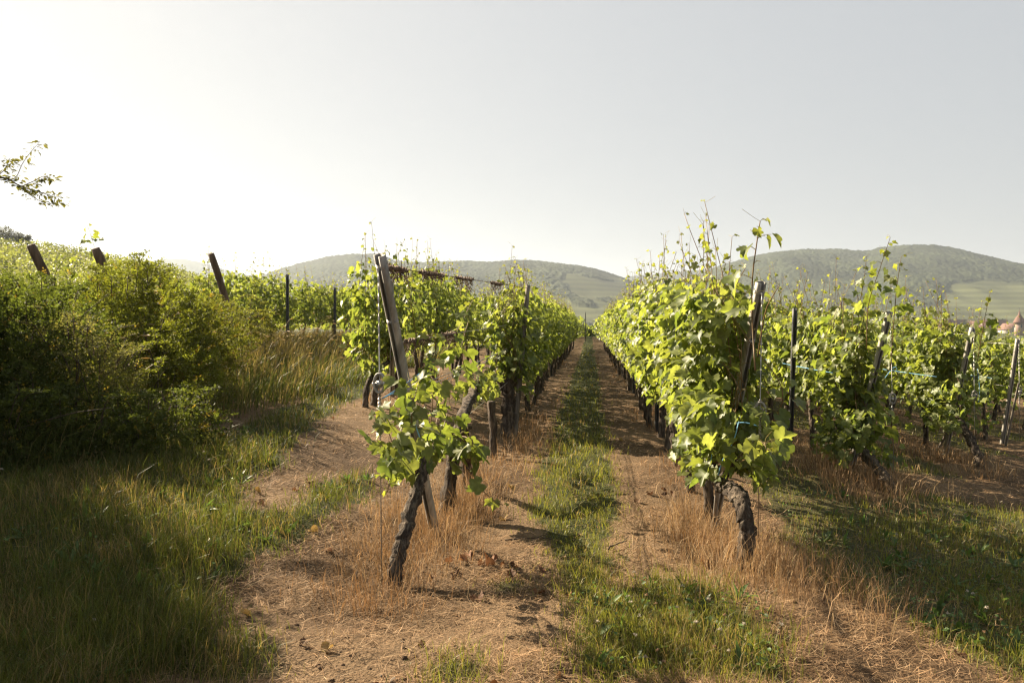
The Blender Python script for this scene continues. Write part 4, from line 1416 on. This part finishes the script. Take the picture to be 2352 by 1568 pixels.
def build_bank():
    """long seeding grass on the bank below the upper vines"""
    mb = MB()
    K = 42000
    y = 5.5 + 34 * rng.random(K) ** 1.2
    x = rng.uniform(-8.0, -3.9, K)
    foot = -4.05 - .035 * (y - 8)
    k = (x < foot + .25 * fbm(y * 1.2, x, 2, 101))
    x, y = x[k], y[k]; n = len(x); d = np.hypot(x, y)
    gold = rng.random(n) < np.clip(.22 + .5 * sstep(-5.0, -6.4, x) + fbm(x * .8, y * .8, 2, 103), 0, .95)
    c = np.where(gold[:, None], np.array((.17, .135, .062)), np.array((.06, .078, .02))) * rng.uniform(.6, 1.3, (n, 1))
    blades(mb, P3(x, y, -.01), rng.uniform(.15, .55, n) * np.where(gold, 1.15, .9), np.maximum(.004, .0008 * d), rng.uniform(.15, .8, n), c, c * 1.2, rng.normal(-.3, 1.0, n))
    # seed heads on long stalks
    m = 420
    y = 7.5 + 22 * rng.random(m); x = rng.uniform(-7.2, -4.6, m)
    for a, b_ in zip(x, y):
        h = rng.uniform(.5, .95); an = rng.normal(-.2, .9); le = rng.uniform(.25, .75)
        p = np.array((a, b_, gz(a, b_))); dd = np.array((math.cos(an), math.sin(an), 0))
        q = [p, p + (0, 0, h * .6) + dd * h * le * .25, p + (0, 0, h * .9) + dd * h * le * .7, p + (0, 0, h * .92) + dd * h * le]
        S = spline(q, 10)
        tube(mb, S[:8], .0024, 3, (.3, .24, .11), False)
        tube(mb, S[7:], np.array([.004, .009, .003]), 5, (.46, .36, .2), False)
    tag(mb.build('bank_grass', M['grass']), kind='stuff')


def build_weeds():
    """clover and plantain leaves low in the grass, with clover heads and dry plantain heads"""
    mb = MB(); fl = MB()
    x, y, d = sample(30000, 14)
    k = (rng.random(len(x)) < np.where(inside(RIGHTF, x, y) | inside(PATCH, x, y), .75, np.where(inside(VERGE, x, y), .25, 0)) * np.clip(.4 + 2.2 * fbm(x * 1.9, y * 1.9, 3, 111), 0, 1))
    x, y = x[k], y[k]; n = len(x)
    Yd = rng.normal(0, 1, (n, 3)) * (1, 1, .3); Zd = rng.normal(0, .35, (n, 3)) + (0, 0, 1)
    scatter(mb, OVAL_V, OVAL_T, P3(x, y, rng.uniform(.02, .09, n)), Yd, Zd, rng.uniform(.016, .034, n), np.array((.07, .12, .03)) * rng.uniform(.6, 1.4, (n, 1)))
    m = 500
    x, y, d = sample(m * 4, 12)
    k = inside(RIGHTF, x, y) | inside(VERGE, x, y) | inside(PATCH, x, y)
    x, y = x[k][:m], y[k][:m]; m = len(x)                       # long plantain leaves in rosettes
    xx, yy = np.repeat(x, 6), np.repeat(y, 6)
    Yd = rng.normal(0, 1, (m * 6, 3)); Yd[:, 2] = rng.uniform(.2, 1.2, m * 6)
    tv = OVAL_V * (.42, 1, .7)
    scatter(mb, tv, OVAL_T, P3(xx, yy, .0), Yd, rng.normal(0, .3, (m * 6, 3)) + (0, 0, 1), rng.uniform(.06, .13, m * 6), np.array((.075, .125, .035)) * rng.uniform(.6, 1.3, (m * 6, 1)))
    tag(mb.build('clover_leaves', M['grass']), kind='stuff')
    x, y, d = sample(800, 9)
    k = np.where(inside(RIGHTF, x, y) | inside(PATCH, x, y), rng.random(len(x)) < .75, inside(VERGE, x, y) & (rng.random(len(x)) < .05))
    x, y = x[k], y[k]
    for a, b_ in zip(x, y):
        p = np.array((a, b_, gz(a, b_))); h = rng.uniform(.07, .2)
        top = p + (rng.normal(0, .02), rng.normal(0, .02), h)
        tube(fl, [p, (p + top) / 2 + (rng.normal(0, .008), 0, 0), top], .0014, 3, (.12, .12, .05), False)
        white = rng.random() < .55
        c0 = (.42, .37, .30) if white else (.30, .19, .12)
        q = 14; dirs = rng.normal(0, 1, (q, 3)); dirs[:, 2] = np.abs(dirs[:, 2]) - .15
        sz = (.010 if white else .008)
        scatter(fl, DIA_V, DIA_T, top + dirs * .0015, dirs, rng.normal(0, 1, (q, 3)), sz * rng.uniform(.8, 1.2, q), np.array(c0) * rng.uniform(.8, 1.15, (q, 1)))
    tag(fl.build('clover_flowers', M['petal']), kind='stuff')
    # fallen vine leaves, brown and yellow, on the bare ground
    lf = MB()
    x, y, d = sample(420, 12)
    k = green(x, y) < .1
    x, y = x[k], y[k]; n = len(x)
    cs = np.array([(.14, .065, .03), (.18, .10, .05), (.10, .055, .035), (.28, .19, .07)])[rng.integers(0, 4, n)] * rng.uniform(.7, 1.2, (n, 1))
    w = rng.random(n) < .35
    for q, (tv, tt) in enumerate(LEAVES[:2]):
        s_ = (np.arange(n) % 2 == q) & w
        scatter(lf, tv * (1, 1, 2.2), tt, P3(x, y, .012)[s_], rng.normal(0, 1, (s_.sum(), 3)) * (1, 1, .15), rng.normal(0, .4, (s_.sum(), 3)) + (0, 0, 1), rng.uniform(.035, .08, s_.sum()), cs[s_])
    for (px, py, n2) in ((1080, 1310, 5), (1120, 1302, 4), (905, 1325, 4), (1530, 1130, 5), (1165, 1310, 3)):
        c = on_ground(px, py)
        xx, yy = rng.normal(c[0], .12, n2), rng.normal(c[1], .08, n2)
        scatter(lf, LEAVES[1][0] * (1, 1, 2.5), LEAVES[1][1], P3(xx, yy, .02), rng.normal(0, 1, (n2, 3)), rng.normal(0, .5, (n2, 3)) + (0, 0, 1), rng.uniform(.035, .065, n2),
                np.array((.11, .055, .028)) * rng.uniform(.5, 1.6, (n2, 1)))
    tag(lf.build('fallen_leaves', M['straw']), kind='stuff')


def build_clods():
    mb = MB()
    x, y, d = sample(9000, 11)
    k = (green(x, y) < .2) & (rng.random(len(x)) < np.clip(.35 + 2.2 * fbm(x * 1.6, y * 1.6, 3, 121), 0, 1))
    x, y = x[k], y[k]; n = len(x)
    ico = np.array([(1, 0, 0), (-1, 0, 0), (0, 1, 0), (0, -1, 0), (0, 0, 1), (.6, .6, .55), (-.6, .6, .5), (-.6, -.6, .6), (.6, -.6, .5)])
    tri = np.array([(0, 5, 8), (5, 4, 8), (0, 2, 5), (2, 6, 5), (5, 6, 4), (2, 1, 6), (1, 7, 6), (6, 7, 4), (1, 3, 7), (3, 8, 7), (7, 8, 4), (3, 0, 8)])
    c = np.where((rng.random(n) < .12)[:, None], np.array((.24, .20, .16)), np.array((.13, .085, .052))) * rng.uniform(.5, 1.3, (n, 1))
    scatter(mb, ico * (1, 1, .7), tri, P3(x, y, -.002), rng.normal(0, 1, (n, 3)) * (1, 1, .3), rng.normal(0, .3, (n, 3)) + (0, 0, 1), .004 + .016 * rng.random(n) ** 3, c)
    tag(mb.build('soil_clods', M['soil']), kind='stuff')


def build_sticks():
    for i, (px, py, ang, L, lab) in enumerate(((1215, 1240, .1, .34, 'thin dark twig lying on the left wheel track'), (1680, 1410, -.3, .36, 'forked dark twig lying on straw before the right trunk'),
                                               (1420, 1250, .9, .22, 'short pale twig at the right edge of the grass strip'))):
        c = on_ground(px, py); c[2] = gz(c[0], c[1]) + .015
        mb = MB(); dd = np.array((math.cos(ang), math.sin(ang), .03))
        S = spline([-dd * L / 2, np.array((.01, .015, .012)), dd * L / 2], 9) + np.random.default_rng(i).normal(0, .004, (9, 3))
        tube(mb, S, np.linspace(.006, .003, 9), 6)
        tube(mb, [S[5], S[5] + dd * .08 + (0, .04, .015)], .0025, 5)
        o = mb.build('twig', M['twig']); o.location = c
        tag(o, lab, 'twig', 'twigs lying on the ground')


build_green(); build_straw(); build_dry(); build_bank(); build_weeds(); build_clods(); build_sticks()


# ------------------------------------------------------------------ hedge of wild roses on the left
def shrub(label, base, blobs, n, leafcol, seed, leaf=.030, canes=(), name='shrub', group='shrubs of the hedge on the left', tint=(.16, .12, .03), stems=14):
    """crown of leafy sprigs through overlapping ellipsoids (centre, radii in world metres), with woody stems"""
    r = np.random.default_rng(seed)
    base = np.array(base, float); base[2] = gz(base[0], base[1])
    o = empty(name, base, label, 'shrub', group)
    fo, st = MB(), MB()
    vol = np.array([b_[1][0] * b_[1][1] * b_[1][2] for b_ in blobs]) ** .8
    w = r.choice(len(blobs), n, p=vol / vol.sum())
    C = np.array([b_[0] for b_ in blobs], float)[w]; R = np.array([b_[1] for b_ in blobs], float)[w]
    dv = r.normal(0, 1, (n, 3)); dv /= np.linalg.norm(dv, axis=1)[:, None]
    lump = 1 + 1.0 * fbm(dv[:, 0] * 3 + w * 5.1, dv[:, 1] * 3 + dv[:, 2] * 2.3, 3, seed)
    rad = np.where(r.random(n) < .75, r.uniform(.72, 1.0, n), r.uniform(.2, .8, n)) * lump
    P = C + dv * R * rad[:, None]
    ok = P[:, 2] > G0(P[:, 0], P[:, 1]) + .02
    # tufty gaps so that the outline breaks up
    ok &= vnoise(P[:, 0] * 2.2 + P[:, 2] * 1.6, P[:, 1] * 2.2 - P[:, 2] * 2.0, seed) > .33
    P = P[ok]; dv = dv[ok]
    out = dv + np.array((0, 0, .55)) + r.normal(0, .4, dv.shape)
    out /= np.linalg.norm(out, axis=1)[:, None]
    k = 7
    L = r.uniform(.07, .16, len(P))
    side = np.cross(out, r.normal(0, 1, out.shape)); side /= np.linalg.norm(side, axis=1)[:, None]
    nrm = np.cross(side, out)
    cc = np.array(leafcol) * r.uniform(.55, 1.4, (len(P), 1))
    rust = r.random(len(P)) < .045
    cc[rust] = np.array(tint) * r.uniform(.6, 1.3, (rust.sum(), 1))
    for q in range(k):
        t = (q // 2 + 1) / (k // 2 + 1)
        s = (1, -1)[q % 2] if q < k - 1 else 0
        pos = P + out * (L * t)[:, None] - np.array((0, 0, .25)) * (L * t * t)[:, None]
        yd = side * s + out * (.5 if s else 1.0) + r.normal(0, .25, P.shape)
        scatter(fo, DIA_V, DIA_T, pos - base, yd, nrm + r.normal(0, .5, P.shape) + (0, 0, .4), leaf * r.uniform(.7, 1.25, len(P)), cc * r.uniform(.85, 1.15, (len(P), 1)))
    for q in range(stems):
        b_ = blobs[r.integers(len(blobs))]
        tip = np.array(b_[0]) + r.normal(0, .6, 3) * np.array(b_[1])
        tip[2] = max(tip[2], base[2] + .5)
        b0 = base + (r.normal(0, .12), r.normal(0, .12), 0); b0[2] = gz(b0[0], b0[1]) - .05
        bm = np.array(b_[0]) * .8 + base * .2; bm[2] = gz(bm[0], bm[1]) + .15
        S = spline(np.array([b0, bm, bm * .4 + tip * .6 + (0, 0, .05), tip]) - base, 14)
        tube(st, S, np.linspace(.009, .003, 14), 5)
    canes = list(canes)
    for q in range(stems * 3):
        b_ = blobs[r.integers(len(blobs))]
        d = r.normal(0, 1, 3); d[2] = abs(d[2]) + .5; d /= np.linalg.norm(d)
        p = np.array(b_[0]) + d * np.array(b_[1]) * .8
        h = r.uniform(.1, .36); w = np.array((d[0], d[1], 0)) * r.uniform(.1, .4)
        canes.append([p, p + (0, 0, h * .7) + w * .4, p + (0, 0, h * .85) + w])
    for pts in canes:                                   # arching canes that stick out of the crown
        S = spline(np.array(pts), 26)
        tube(st, S - base, np.linspace(.006, .0018, 26), 4)
        for q in range(3, 26):
            m = 5
            yd = r.normal(0, 1, (m, 3)); yd[:, 2] = np.abs(yd[:, 2]) * .5
            scatter(fo, DIA_V, DIA_T, np.tile(S[q] - base, (m, 1)) + yd * .02, yd, r.normal(0, .5, (m, 3)) + (0, 0, 1), leaf * r.uniform(.7, 1.2, m), np.array(leafcol) * r.uniform(.8, 1.6, (m, 1)))
    fo.build('foliage', M['rose'], o)
    st.build('stems', M['twig'], o)
    return o


def blob(px, py, d, rx, ry, rz): return (at_d(px, py, d), (rx, ry, rz))


OLIVE = (.105, .12, .024)
shrub('large dense rose bush with yellow-lit top, filling the middle of the hedge', (-5.5, 9.2, 0),
      [blob(250, 800, 9.2, 1.05, .9, .82), blob(380, 785, 10.2, .95, .9, .68), blob(315, 715, 10.2, .72, .8, .47), blob(390, 880, 9.2, .6, .7, .55), blob(200, 930, 8.0, .8, .7, .6), blob(330, 965, 7.9, .62, .6, .45), blob(320, 668, 10.6, .42, .55, .26)],
      14500, OLIVE, 41, canes=[[at_d(a, c, 10.2) for a, c in q] for q in (((310, 680), (318, 615), (335, 578)), ((330, 680), (350, 630), (375, 595)), ((380, 700), (410, 645), (420, 615)), ((300, 690), (300, 640), (305, 600)), ((420, 720), (460, 660), (450, 640)))], stems=22)
shrub('dark bush at the left edge of the photo beside the leftmost wooden post', (-5.6, 7.4, 0),
      [blob(20, 770, 7.6, .75, .8, .45), blob(-120, 780, 7.4, .8, .8, .6), blob(60, 830, 7.2, .7, .7, .55), blob(-60, 900, 6.8, .8, .7, .7), blob(110, 735, 8.3, .5, .6, .33)],
      9500, (.065, .085, .024), 42, stems=18, canes=[[at_d(a, c, 7.8) for a, c in q] for q in (((140, 720), (125, 640), (150, 590)), ((60, 700), (40, 650), (20, 630)))])
shrub('sprawling rose bush with arching sprays at the right end of the hedge', (-6.0, 11.8, 0),
      [blob(475, 775, 11.6, .5, .6, .42), blob(540, 750, 13.4, .6, .6, .30), blob(455, 815, 10.6, .42, .5, .34)],
      3600, (.105, .11, .028), 43, canes=[[at_d(a, c, 13.2) for a, c in q] for q in (((520, 760), (580, 720), (640, 745)), ((500, 740), (560, 680), (600, 690)), ((540, 780), (600, 790), (635, 820)))], stems=10)
shrub('pale fluffy weed bush low in front of the dark hedge', (-4.6, 6.8, 0),
      [blob(170, 830, 7.0, .42, .4, .34), blob(230, 870, 6.9, .3, .35, .26)], 1900, (.13, .13, .055), 44, leaf=.014, stems=8, tint=(.24, .20, .10))
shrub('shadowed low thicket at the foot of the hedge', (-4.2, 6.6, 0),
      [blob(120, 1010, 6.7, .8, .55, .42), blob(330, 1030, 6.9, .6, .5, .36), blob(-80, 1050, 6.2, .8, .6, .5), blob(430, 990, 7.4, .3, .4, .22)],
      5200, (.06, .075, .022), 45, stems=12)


# small tree outside the left edge whose branch reaches into the picture and whose crown shades the corner
def side_tree():
    r = np.random.default_rng(77)
    base = np.array((-7.4, 6.2, 0)); base[2] = gz(base[0], base[1])
    o = empty('tree', base, 'leafy branch of a small tree reaching in at the left edge against the sky', 'tree')
    tk, cr = MB(), MB()
    top = base + (.1, .1, 1.5)
    tube(tk, spline(np.array([base - (0, 0, .1), base + (.05, 0, .7), top]) - base, 12), np.linspace(.10, .06, 12), 10)
    D = 7.2
    main = [top, at_d(-120, 420, D + .1), at_d(0, 408, D), at_d(42, 425, D), at_d(80, 440, D)]
    subs = [[at_d(-40, 405, D), at_d(28, 413, D), at_d(52, 375, D), at_d(70, 350, D), at_d(92, 325, D)],
            [at_d(42, 425, D), at_d(65, 445, D), at_d(105, 467, D), at_d(148, 466, D)],
            [at_d(60, 432, D), at_d(88, 440, D), at_d(118, 450, D), at_d(135, 452, D)],
            [at_d(50, 428, D), at_d(80, 415, D), at_d(100, 405, D), at_d(118, 412, D)],
            [at_d(-10, 408, D), at_d(8, 392, D), at_d(18, 375, D), at_d(24, 362, D)]]
    S = spline(np.array(main) - base, 24)
    tube(tk, S, np.linspace(.014, .0035, 24), 6)
    twigs = [S]
    for q in subs:
        s = spline(np.array(q) - base, 16)
        tube(tk, s, np.linspace(.0045, .0016, 16), 5); twigs.append(s)
    for s in twigs[1:] + [S[13:]]:
        for p in s[1:]:
            m = 5
            yd = r.normal(0, 1, (m, 3)) * (1, 1, .4) + (.4, 0, -.25)
            scatter(cr, OVAL_V * (.75, 1, 1), OVAL_T, np.tile(p, (m, 1)) + yd * .025, yd, r.normal(0, .5, (m, 3)) + (0, 0, 1), r.uniform(.025, .06, m), np.array((.11, .11, .03)) * r.uniform(.6, 1.3, (m, 1)))
    # limbs and crown, all beyond the left edge of the picture
    blobs = [(-7.2, 6.8, 3.0, .9), (-6.8, 6.0, 2.8, .9), (-6.4, 5.2, 2.4, .9), (-7.6, 7.2, 2.3, 1.0), (-6.9, 5.0, 1.7, .9), (-6.2, 4.2, 1.8, .9), (-7.8, 6.2, 3.3, .8), (-5.9, 4.4, 1.0, .7), (-6.1, 6.1, 2.7, .8), (-6.2, 6.3, 1.9, .8), (-5.9, 5.6, 2.5, .6), (-5.7, 4.9, 2.3, .65), (-5.5, 4.3, 1.9, .65), (-5.0, 3.6, 1.5, .6), (-5.1, 4.8, 2.5, .55), (-5.9, 5.5, 3.1, .55)]
    for bx, by, bz, br_ in blobs:
        c = np.array((bx, by, bz)) - base
        tube(tk, spline([(.08, .08, 1.2), c * .6 + (0, 0, .4), c], 10), np.linspace(.04, .012, 10), 6)
        n = 3600
        dv = r.normal(0, 1, (n, 3)); dv /= np.linalg.norm(dv, axis=1)[:, None]
        P = c + dv * (br_ * r.uniform(.25, 1.05, n) ** .7)[:, None]
        k = (vnoise(P[:, 0] * 3 + P[:, 2] * 2, P[:, 1] * 3, 5) > .25)
        # keep the crown out of the picture: the photo shows only the one branch
        wp = P + base
        rx_ = wp @ RIGHT; fd = wp @ FWD
        k &= (rx_ < -.67 * fd) & (wp[:, 2] > G0(wp[:, 0], wp[:, 1]) + .05)
        P, dv = P[k], dv[k]; n = len(P)
        scatter(cr, OVAL_V, OVAL_T, P, dv + r.normal(0, .6, (n, 3)), r.normal(0, .5, (n, 3)) + (0, 0, 1), r.uniform(.04, .075, n), np.array((.085, .10, .028)) * r.uniform(.6, 1.3, (n, 1)))
    tk.build('trunk', M['twig'], o, True); cr.build('crown', M['rose'], o)


side_tree()


# ------------------------------------------------------------------ trees on the skyline and in the village
def far_tree(p, h, w, label, seed, group, col=(.06, .075, .03), trunk_h=.3):
    r = np.random.default_rng(seed)
    o = empty('tree', p, label, 'tree', group)
    tk, cr = MB(), MB()
    tube(tk, spline([(0, 0, -.4), (.02 * h, 0, h * .25), (0, 0, h * .7)], 8), np.linspace(h * .03, h * .008, 8), 7)
    for q in range(6):
        a = r.uniform(0, 2 * PI); z = h * r.uniform(.3, .55)
        tube(tk, spline([(0, 0, z), (math.cos(a) * w * .2, math.sin(a) * w * .2, z + h * .12), (math.cos(a) * w * .38, math.sin(a) * w * .38, z + h * .22)], 6), np.linspace(h * .012, h * .004, 6), 5)
    for q in range(11):
        a = r.uniform(0, 2 * PI); rr = w * .34 * math.sqrt(r.random())
        c = np.array((math.cos(a) * rr, math.sin(a) * rr, h * r.uniform(trunk_h + .12, .86)))
        R = w * r.uniform(.16, .26)
        n = 260
        dv = r.normal(0, 1, (n, 3)); dv /= np.linalg.norm(dv, axis=1)[:, None]
        P = c + dv * R * r.uniform(.4, 1.05, (n, 1)) * (1, 1, .75)
        scatter(cr, CLUMP_V, CLUMP_T, P, dv + r.normal(0, .5, (n, 3)), dv + r.normal(0, .5, (n, 3)) + (0, 0, .4), r.uniform(.03, .06, n) * h, np.array(col) * r.uniform(.6, 1.35, (n, 1)))
    tk.build('trunk', M['twig'], o, True); cr.build('crown', M['crown'], o)


def on_slope(px):
    i = int((px + 900) / 1500 * 199)
    return np.array((LSX[44, i], LSY[44, i], LSZ[44, i]))


gs = 'trees on the crest of the left hillside'
for i, (px, h, w, lab) in enumerate(((4, 3.6, 6.0, 'broad rounded tree on the left crest at the frame edge'), (36, 3.0, 4.5, 'low bushy tree on the left crest, between two taller ones'),
                                     (64, 3.2, 2.7, 'small slender tree standing alone on the left crest'), (128, .9, 2.2, 'low shrub just below the left crest'))):
    p = on_slope(px) - (0, 0, .3)
    far_tree(p, h, w, lab, 300 + i, gs, (.065, .07, .035), .1)


# ------------------------------------------------------------------ village
def house(p, w, l, wall_h, roof_h, rot, label, roof='tiles', dormers=True):
    o = empty('house', p, label, 'house', 'houses of the village')
    o.rotation_euler = (0, 0, rot)
    mb = MB()
    V = [(-w / 2, -l / 2, -2), (w / 2, -l / 2, -2), (w / 2, l / 2, -2), (-w / 2, l / 2, -2), (-w / 2, -l / 2, wall_h), (w / 2, -l / 2, wall_h), (w / 2, l / 2, wall_h), (-w / 2, l / 2, wall_h), (0, -l / 2, wall_h + roof_h), (0, l / 2, wall_h + roof_h)]
    mb.add(V, [(4, 5, 8), (7, 9, 6)], [(0, 1, 5, 4), (1, 2, 6, 5), (2, 3, 7, 6), (3, 0, 4, 7)])
    mb.build('wall', M['plaster'], o)
    e = .5; t = .25
    rb = MB()
    k = roof_h / (w / 2)
    for s in (-1, 1):
        a = (s * (w / 2 + e), -l / 2 - e, wall_h - e * k + .05); b_ = (0, -l / 2 - e, wall_h + roof_h + .05)
        c = (0, l / 2 + e, wall_h + roof_h + .05); d = (s * (w / 2 + e), l / 2 + e, wall_h - e * k + .05)
        A = np.array([a, b_, c, d]); B = A + (0, 0, t)
        rb.add(np.concatenate([A, B]), None, [(0, 1, 2, 3), (4, 7, 6, 5), (0, 3, 7, 4), (0, 4, 5, 1), (3, 2, 6, 7)])
    ro = rb.build('roof', M[roof], o)
    ch = MB(); x0, y0 = w * .15, l * .2
    V = [(x0 + sx * .4, y0 + sy * .4, z) for z in (wall_h + roof_h * .4, wall_h + roof_h + 1.0) for sx, sy in ((-1, -1), (1, -1), (1, 1), (-1, 1))]
    ch.add(V, None, [(0, 1, 5, 4), (1, 2, 6, 5), (2, 3, 7, 6), (3, 0, 4, 7), (4, 5, 6, 7)])
    ch.build('chimney', M['stone'], ro)
    for i in range(3):
        for fl in range(int(wall_h // 2.7)):
            wb = MB(); x = (i - 1) * w * .28; z = 1 + fl * 2.7
            wb.add([(x - .5, -l / 2 - .03, z), (x + .5, -l / 2 - .03, z), (x + .5, -l / 2 - .03, z + 1.4), (x - .5, -l / 2 - .03, z + 1.4)], None, [(0, 1, 2, 3)])
            f = wb.build('window', M['glass'], o)
    return o


def village_pt(px, d, z=-6.0):
    r = ray(px, 760); t = d / np.hypot(r[0], r[1])
    p = EYE + r * t
    return np.array((p[0], p[1], float(G(p[0], p[1]))))


VD = 470
hs_ = [(2185, 470, 9, 22, 4.4, 5.2, 1.5, 'long dark brown roofed house left in the village, partly behind leaves'),
       (2283, 455, 9, 17, 3.6, 5.6, 1.35, 'white gabled house with dark roof left of the pink tower'),
       (2318, 430, 9, 10, 2.6, 4.0, .25, 'low house with orange roof in front of the white gabled house'),
       (2235, 500, 9, 14, 3.6, 5.0, .5, 'pale gabled house between dark trees, far back in the village'),
       (2120, 520, 8, 16, 3.2, 4.8, 1.4, 'brown roof showing at the left end of the village'),
       (2258, 440, 8, 9, 2.2, 3.4, 1.2, 'small brick-red roof low before the village trees'),
       (2370, 450, 9, 16, 3.6, 5.0, 1.2, 'dark roofed house right of the pink tower')]
for i, (px, d, w, l, wh, rh, rot, lab) in enumerate(hs_):
    house(village_pt(px, d * 1.9), w * 1.25, l * 1.25, wh * 1.25, rh * 1.25, rot + YAW, lab, 'redtiles' if i in (2, 5) else 'tiles')


def church(px, d, top_py, w, roofw, label, round_=False, roof='tiles'):
    p = village_pt(px, d)
    top = at_d(px, top_py, d)[2] - p[2]
    o = empty('church_tower', p, label, 'church tower', 'towers of the village')
    n = 16 if round_ else 4
    th = np.arange(n) * 2 * PI / n + (PI / 4)
    mb = MB()
    body_h = top * (.50 if round_ else .55)
    k = 1.0 if round_ else math.sqrt(2)
    tube(mb, [(0, 0, -2), (0, 0, body_h * .5), (0, 0, body_h)], w / 2 * k, n)
    mb.build('tower_wall', M['stone'], o)
    rb = MB()
    n2 = 16 if round_ else 8
    if round_:
        z = np.array([body_h - .3, body_h + .5, body_h + (top - body_h) * .35, body_h + (top - body_h) * .6, top]); R = np.array([roofw * .62, roofw * .56, roofw * .36, roofw * .12, .03])
    else:
        z = np.array([body_h - .3, body_h + 1.2, top]); R = np.array([roofw * .72, roofw * .5, .04])
    tube(rb, np.stack([0 * z, 0 * z, z], 1), R, n2)
    sp = rb.build('spire', M[roof], o)
    cb = MB(); tube(cb, [(0, 0, top - .2), (0, 0, top + 1.6)], .07, 5); tube(cb, [(-.5, 0, top + 1.05), (.5, 0, top + 1.05)], .06, 5)
    cb.build('cross', M['darksteel'], sp)
    for a in range(4):
        wb = MB(); an = a * PI / 2
        c, s = math.cos(an), math.sin(an); q = w / 2 + .04
        V = [(c * q - s * u, s * q + c * u, zz) for u, zz in ((-.5, body_h - 3.4), (.5, body_h - 3.4), (.5, body_h - 1.6), (0, body_h - 1.1), (-.5, body_h - 1.6))]
        wb.add(V, [(0, 1, 2), (0, 2, 4), (4, 2, 3)])
        wb.build('bell_opening', M['glass'], o)


church(1931, 620, 690, 4.2, 4.4, 'church tower with slim pointed dark red spire above the vines', False, 'redtiles')
church(2341, 640, 716, 5.8, 6.4, 'round tower with bell-shaped pink roof at the right frame edge', True, 'redtiles')
gt2 = 'trees among the village houses'
for i, (px, d, h, w, lab) in enumerate(((2215, 440, 8.0, 10, 'dark round tree before the long brown village roof'), (2255, 470, 8.0, 7, 'dark bushy tree left of the white gabled house'),
                                        (2268, 490, 7.6, 8, 'round tree behind the white gable in the village'), (2160, 480, 7, 8, 'dark tree at the left end of the village'),
                                        (2300, 560, 11, 14, 'row of trees on the slope behind the pink tower'), (2350, 440, 6.5, 7, 'dark tree at the foot of the pink tower'))):
    far_tree(village_pt(px, d * 1.85), h * 1.3, w * 1.5, lab, 400 + i, gt2, (.04, .055, .025), .1)

# ------------------------------------------------------------------ haze in the air
def haze():
    x0, x1, y0, y1, z0, z1 = -4300, 4300, -350, 4300, -9.0, 300.0
    mb = MB()
    V = [(x, y, z) for z in (z0, z1) for x, y in ((x0, y0), (x1, y0), (x1, y1), (x0, y1))]
    mb.add(V, None, [(3, 2, 1, 0), (4, 5, 6, 7), (0, 1, 5, 4), (1, 2, 6, 5), (2, 3, 7, 6), (3, 0, 4, 7)])
    m = bpy.data.materials.new('haze'); m.use_nodes = True
    t = m.node_tree; t.nodes.clear()
    out = t.nodes.new('ShaderNodeOutputMaterial')
    v = t.nodes.new('ShaderNodeVolumePrincipled')
    v.inputs['Color'].default_value = (.76, .87, 1.0, 1)
    v.inputs['Density'].default_value = 1.3e-4
    v.inputs['Anisotropy'].default_value = .38
    t.links.new(v.outputs[0], out.inputs['Volume'])
    tag(mb.build('haze', m), kind='stuff')


haze()
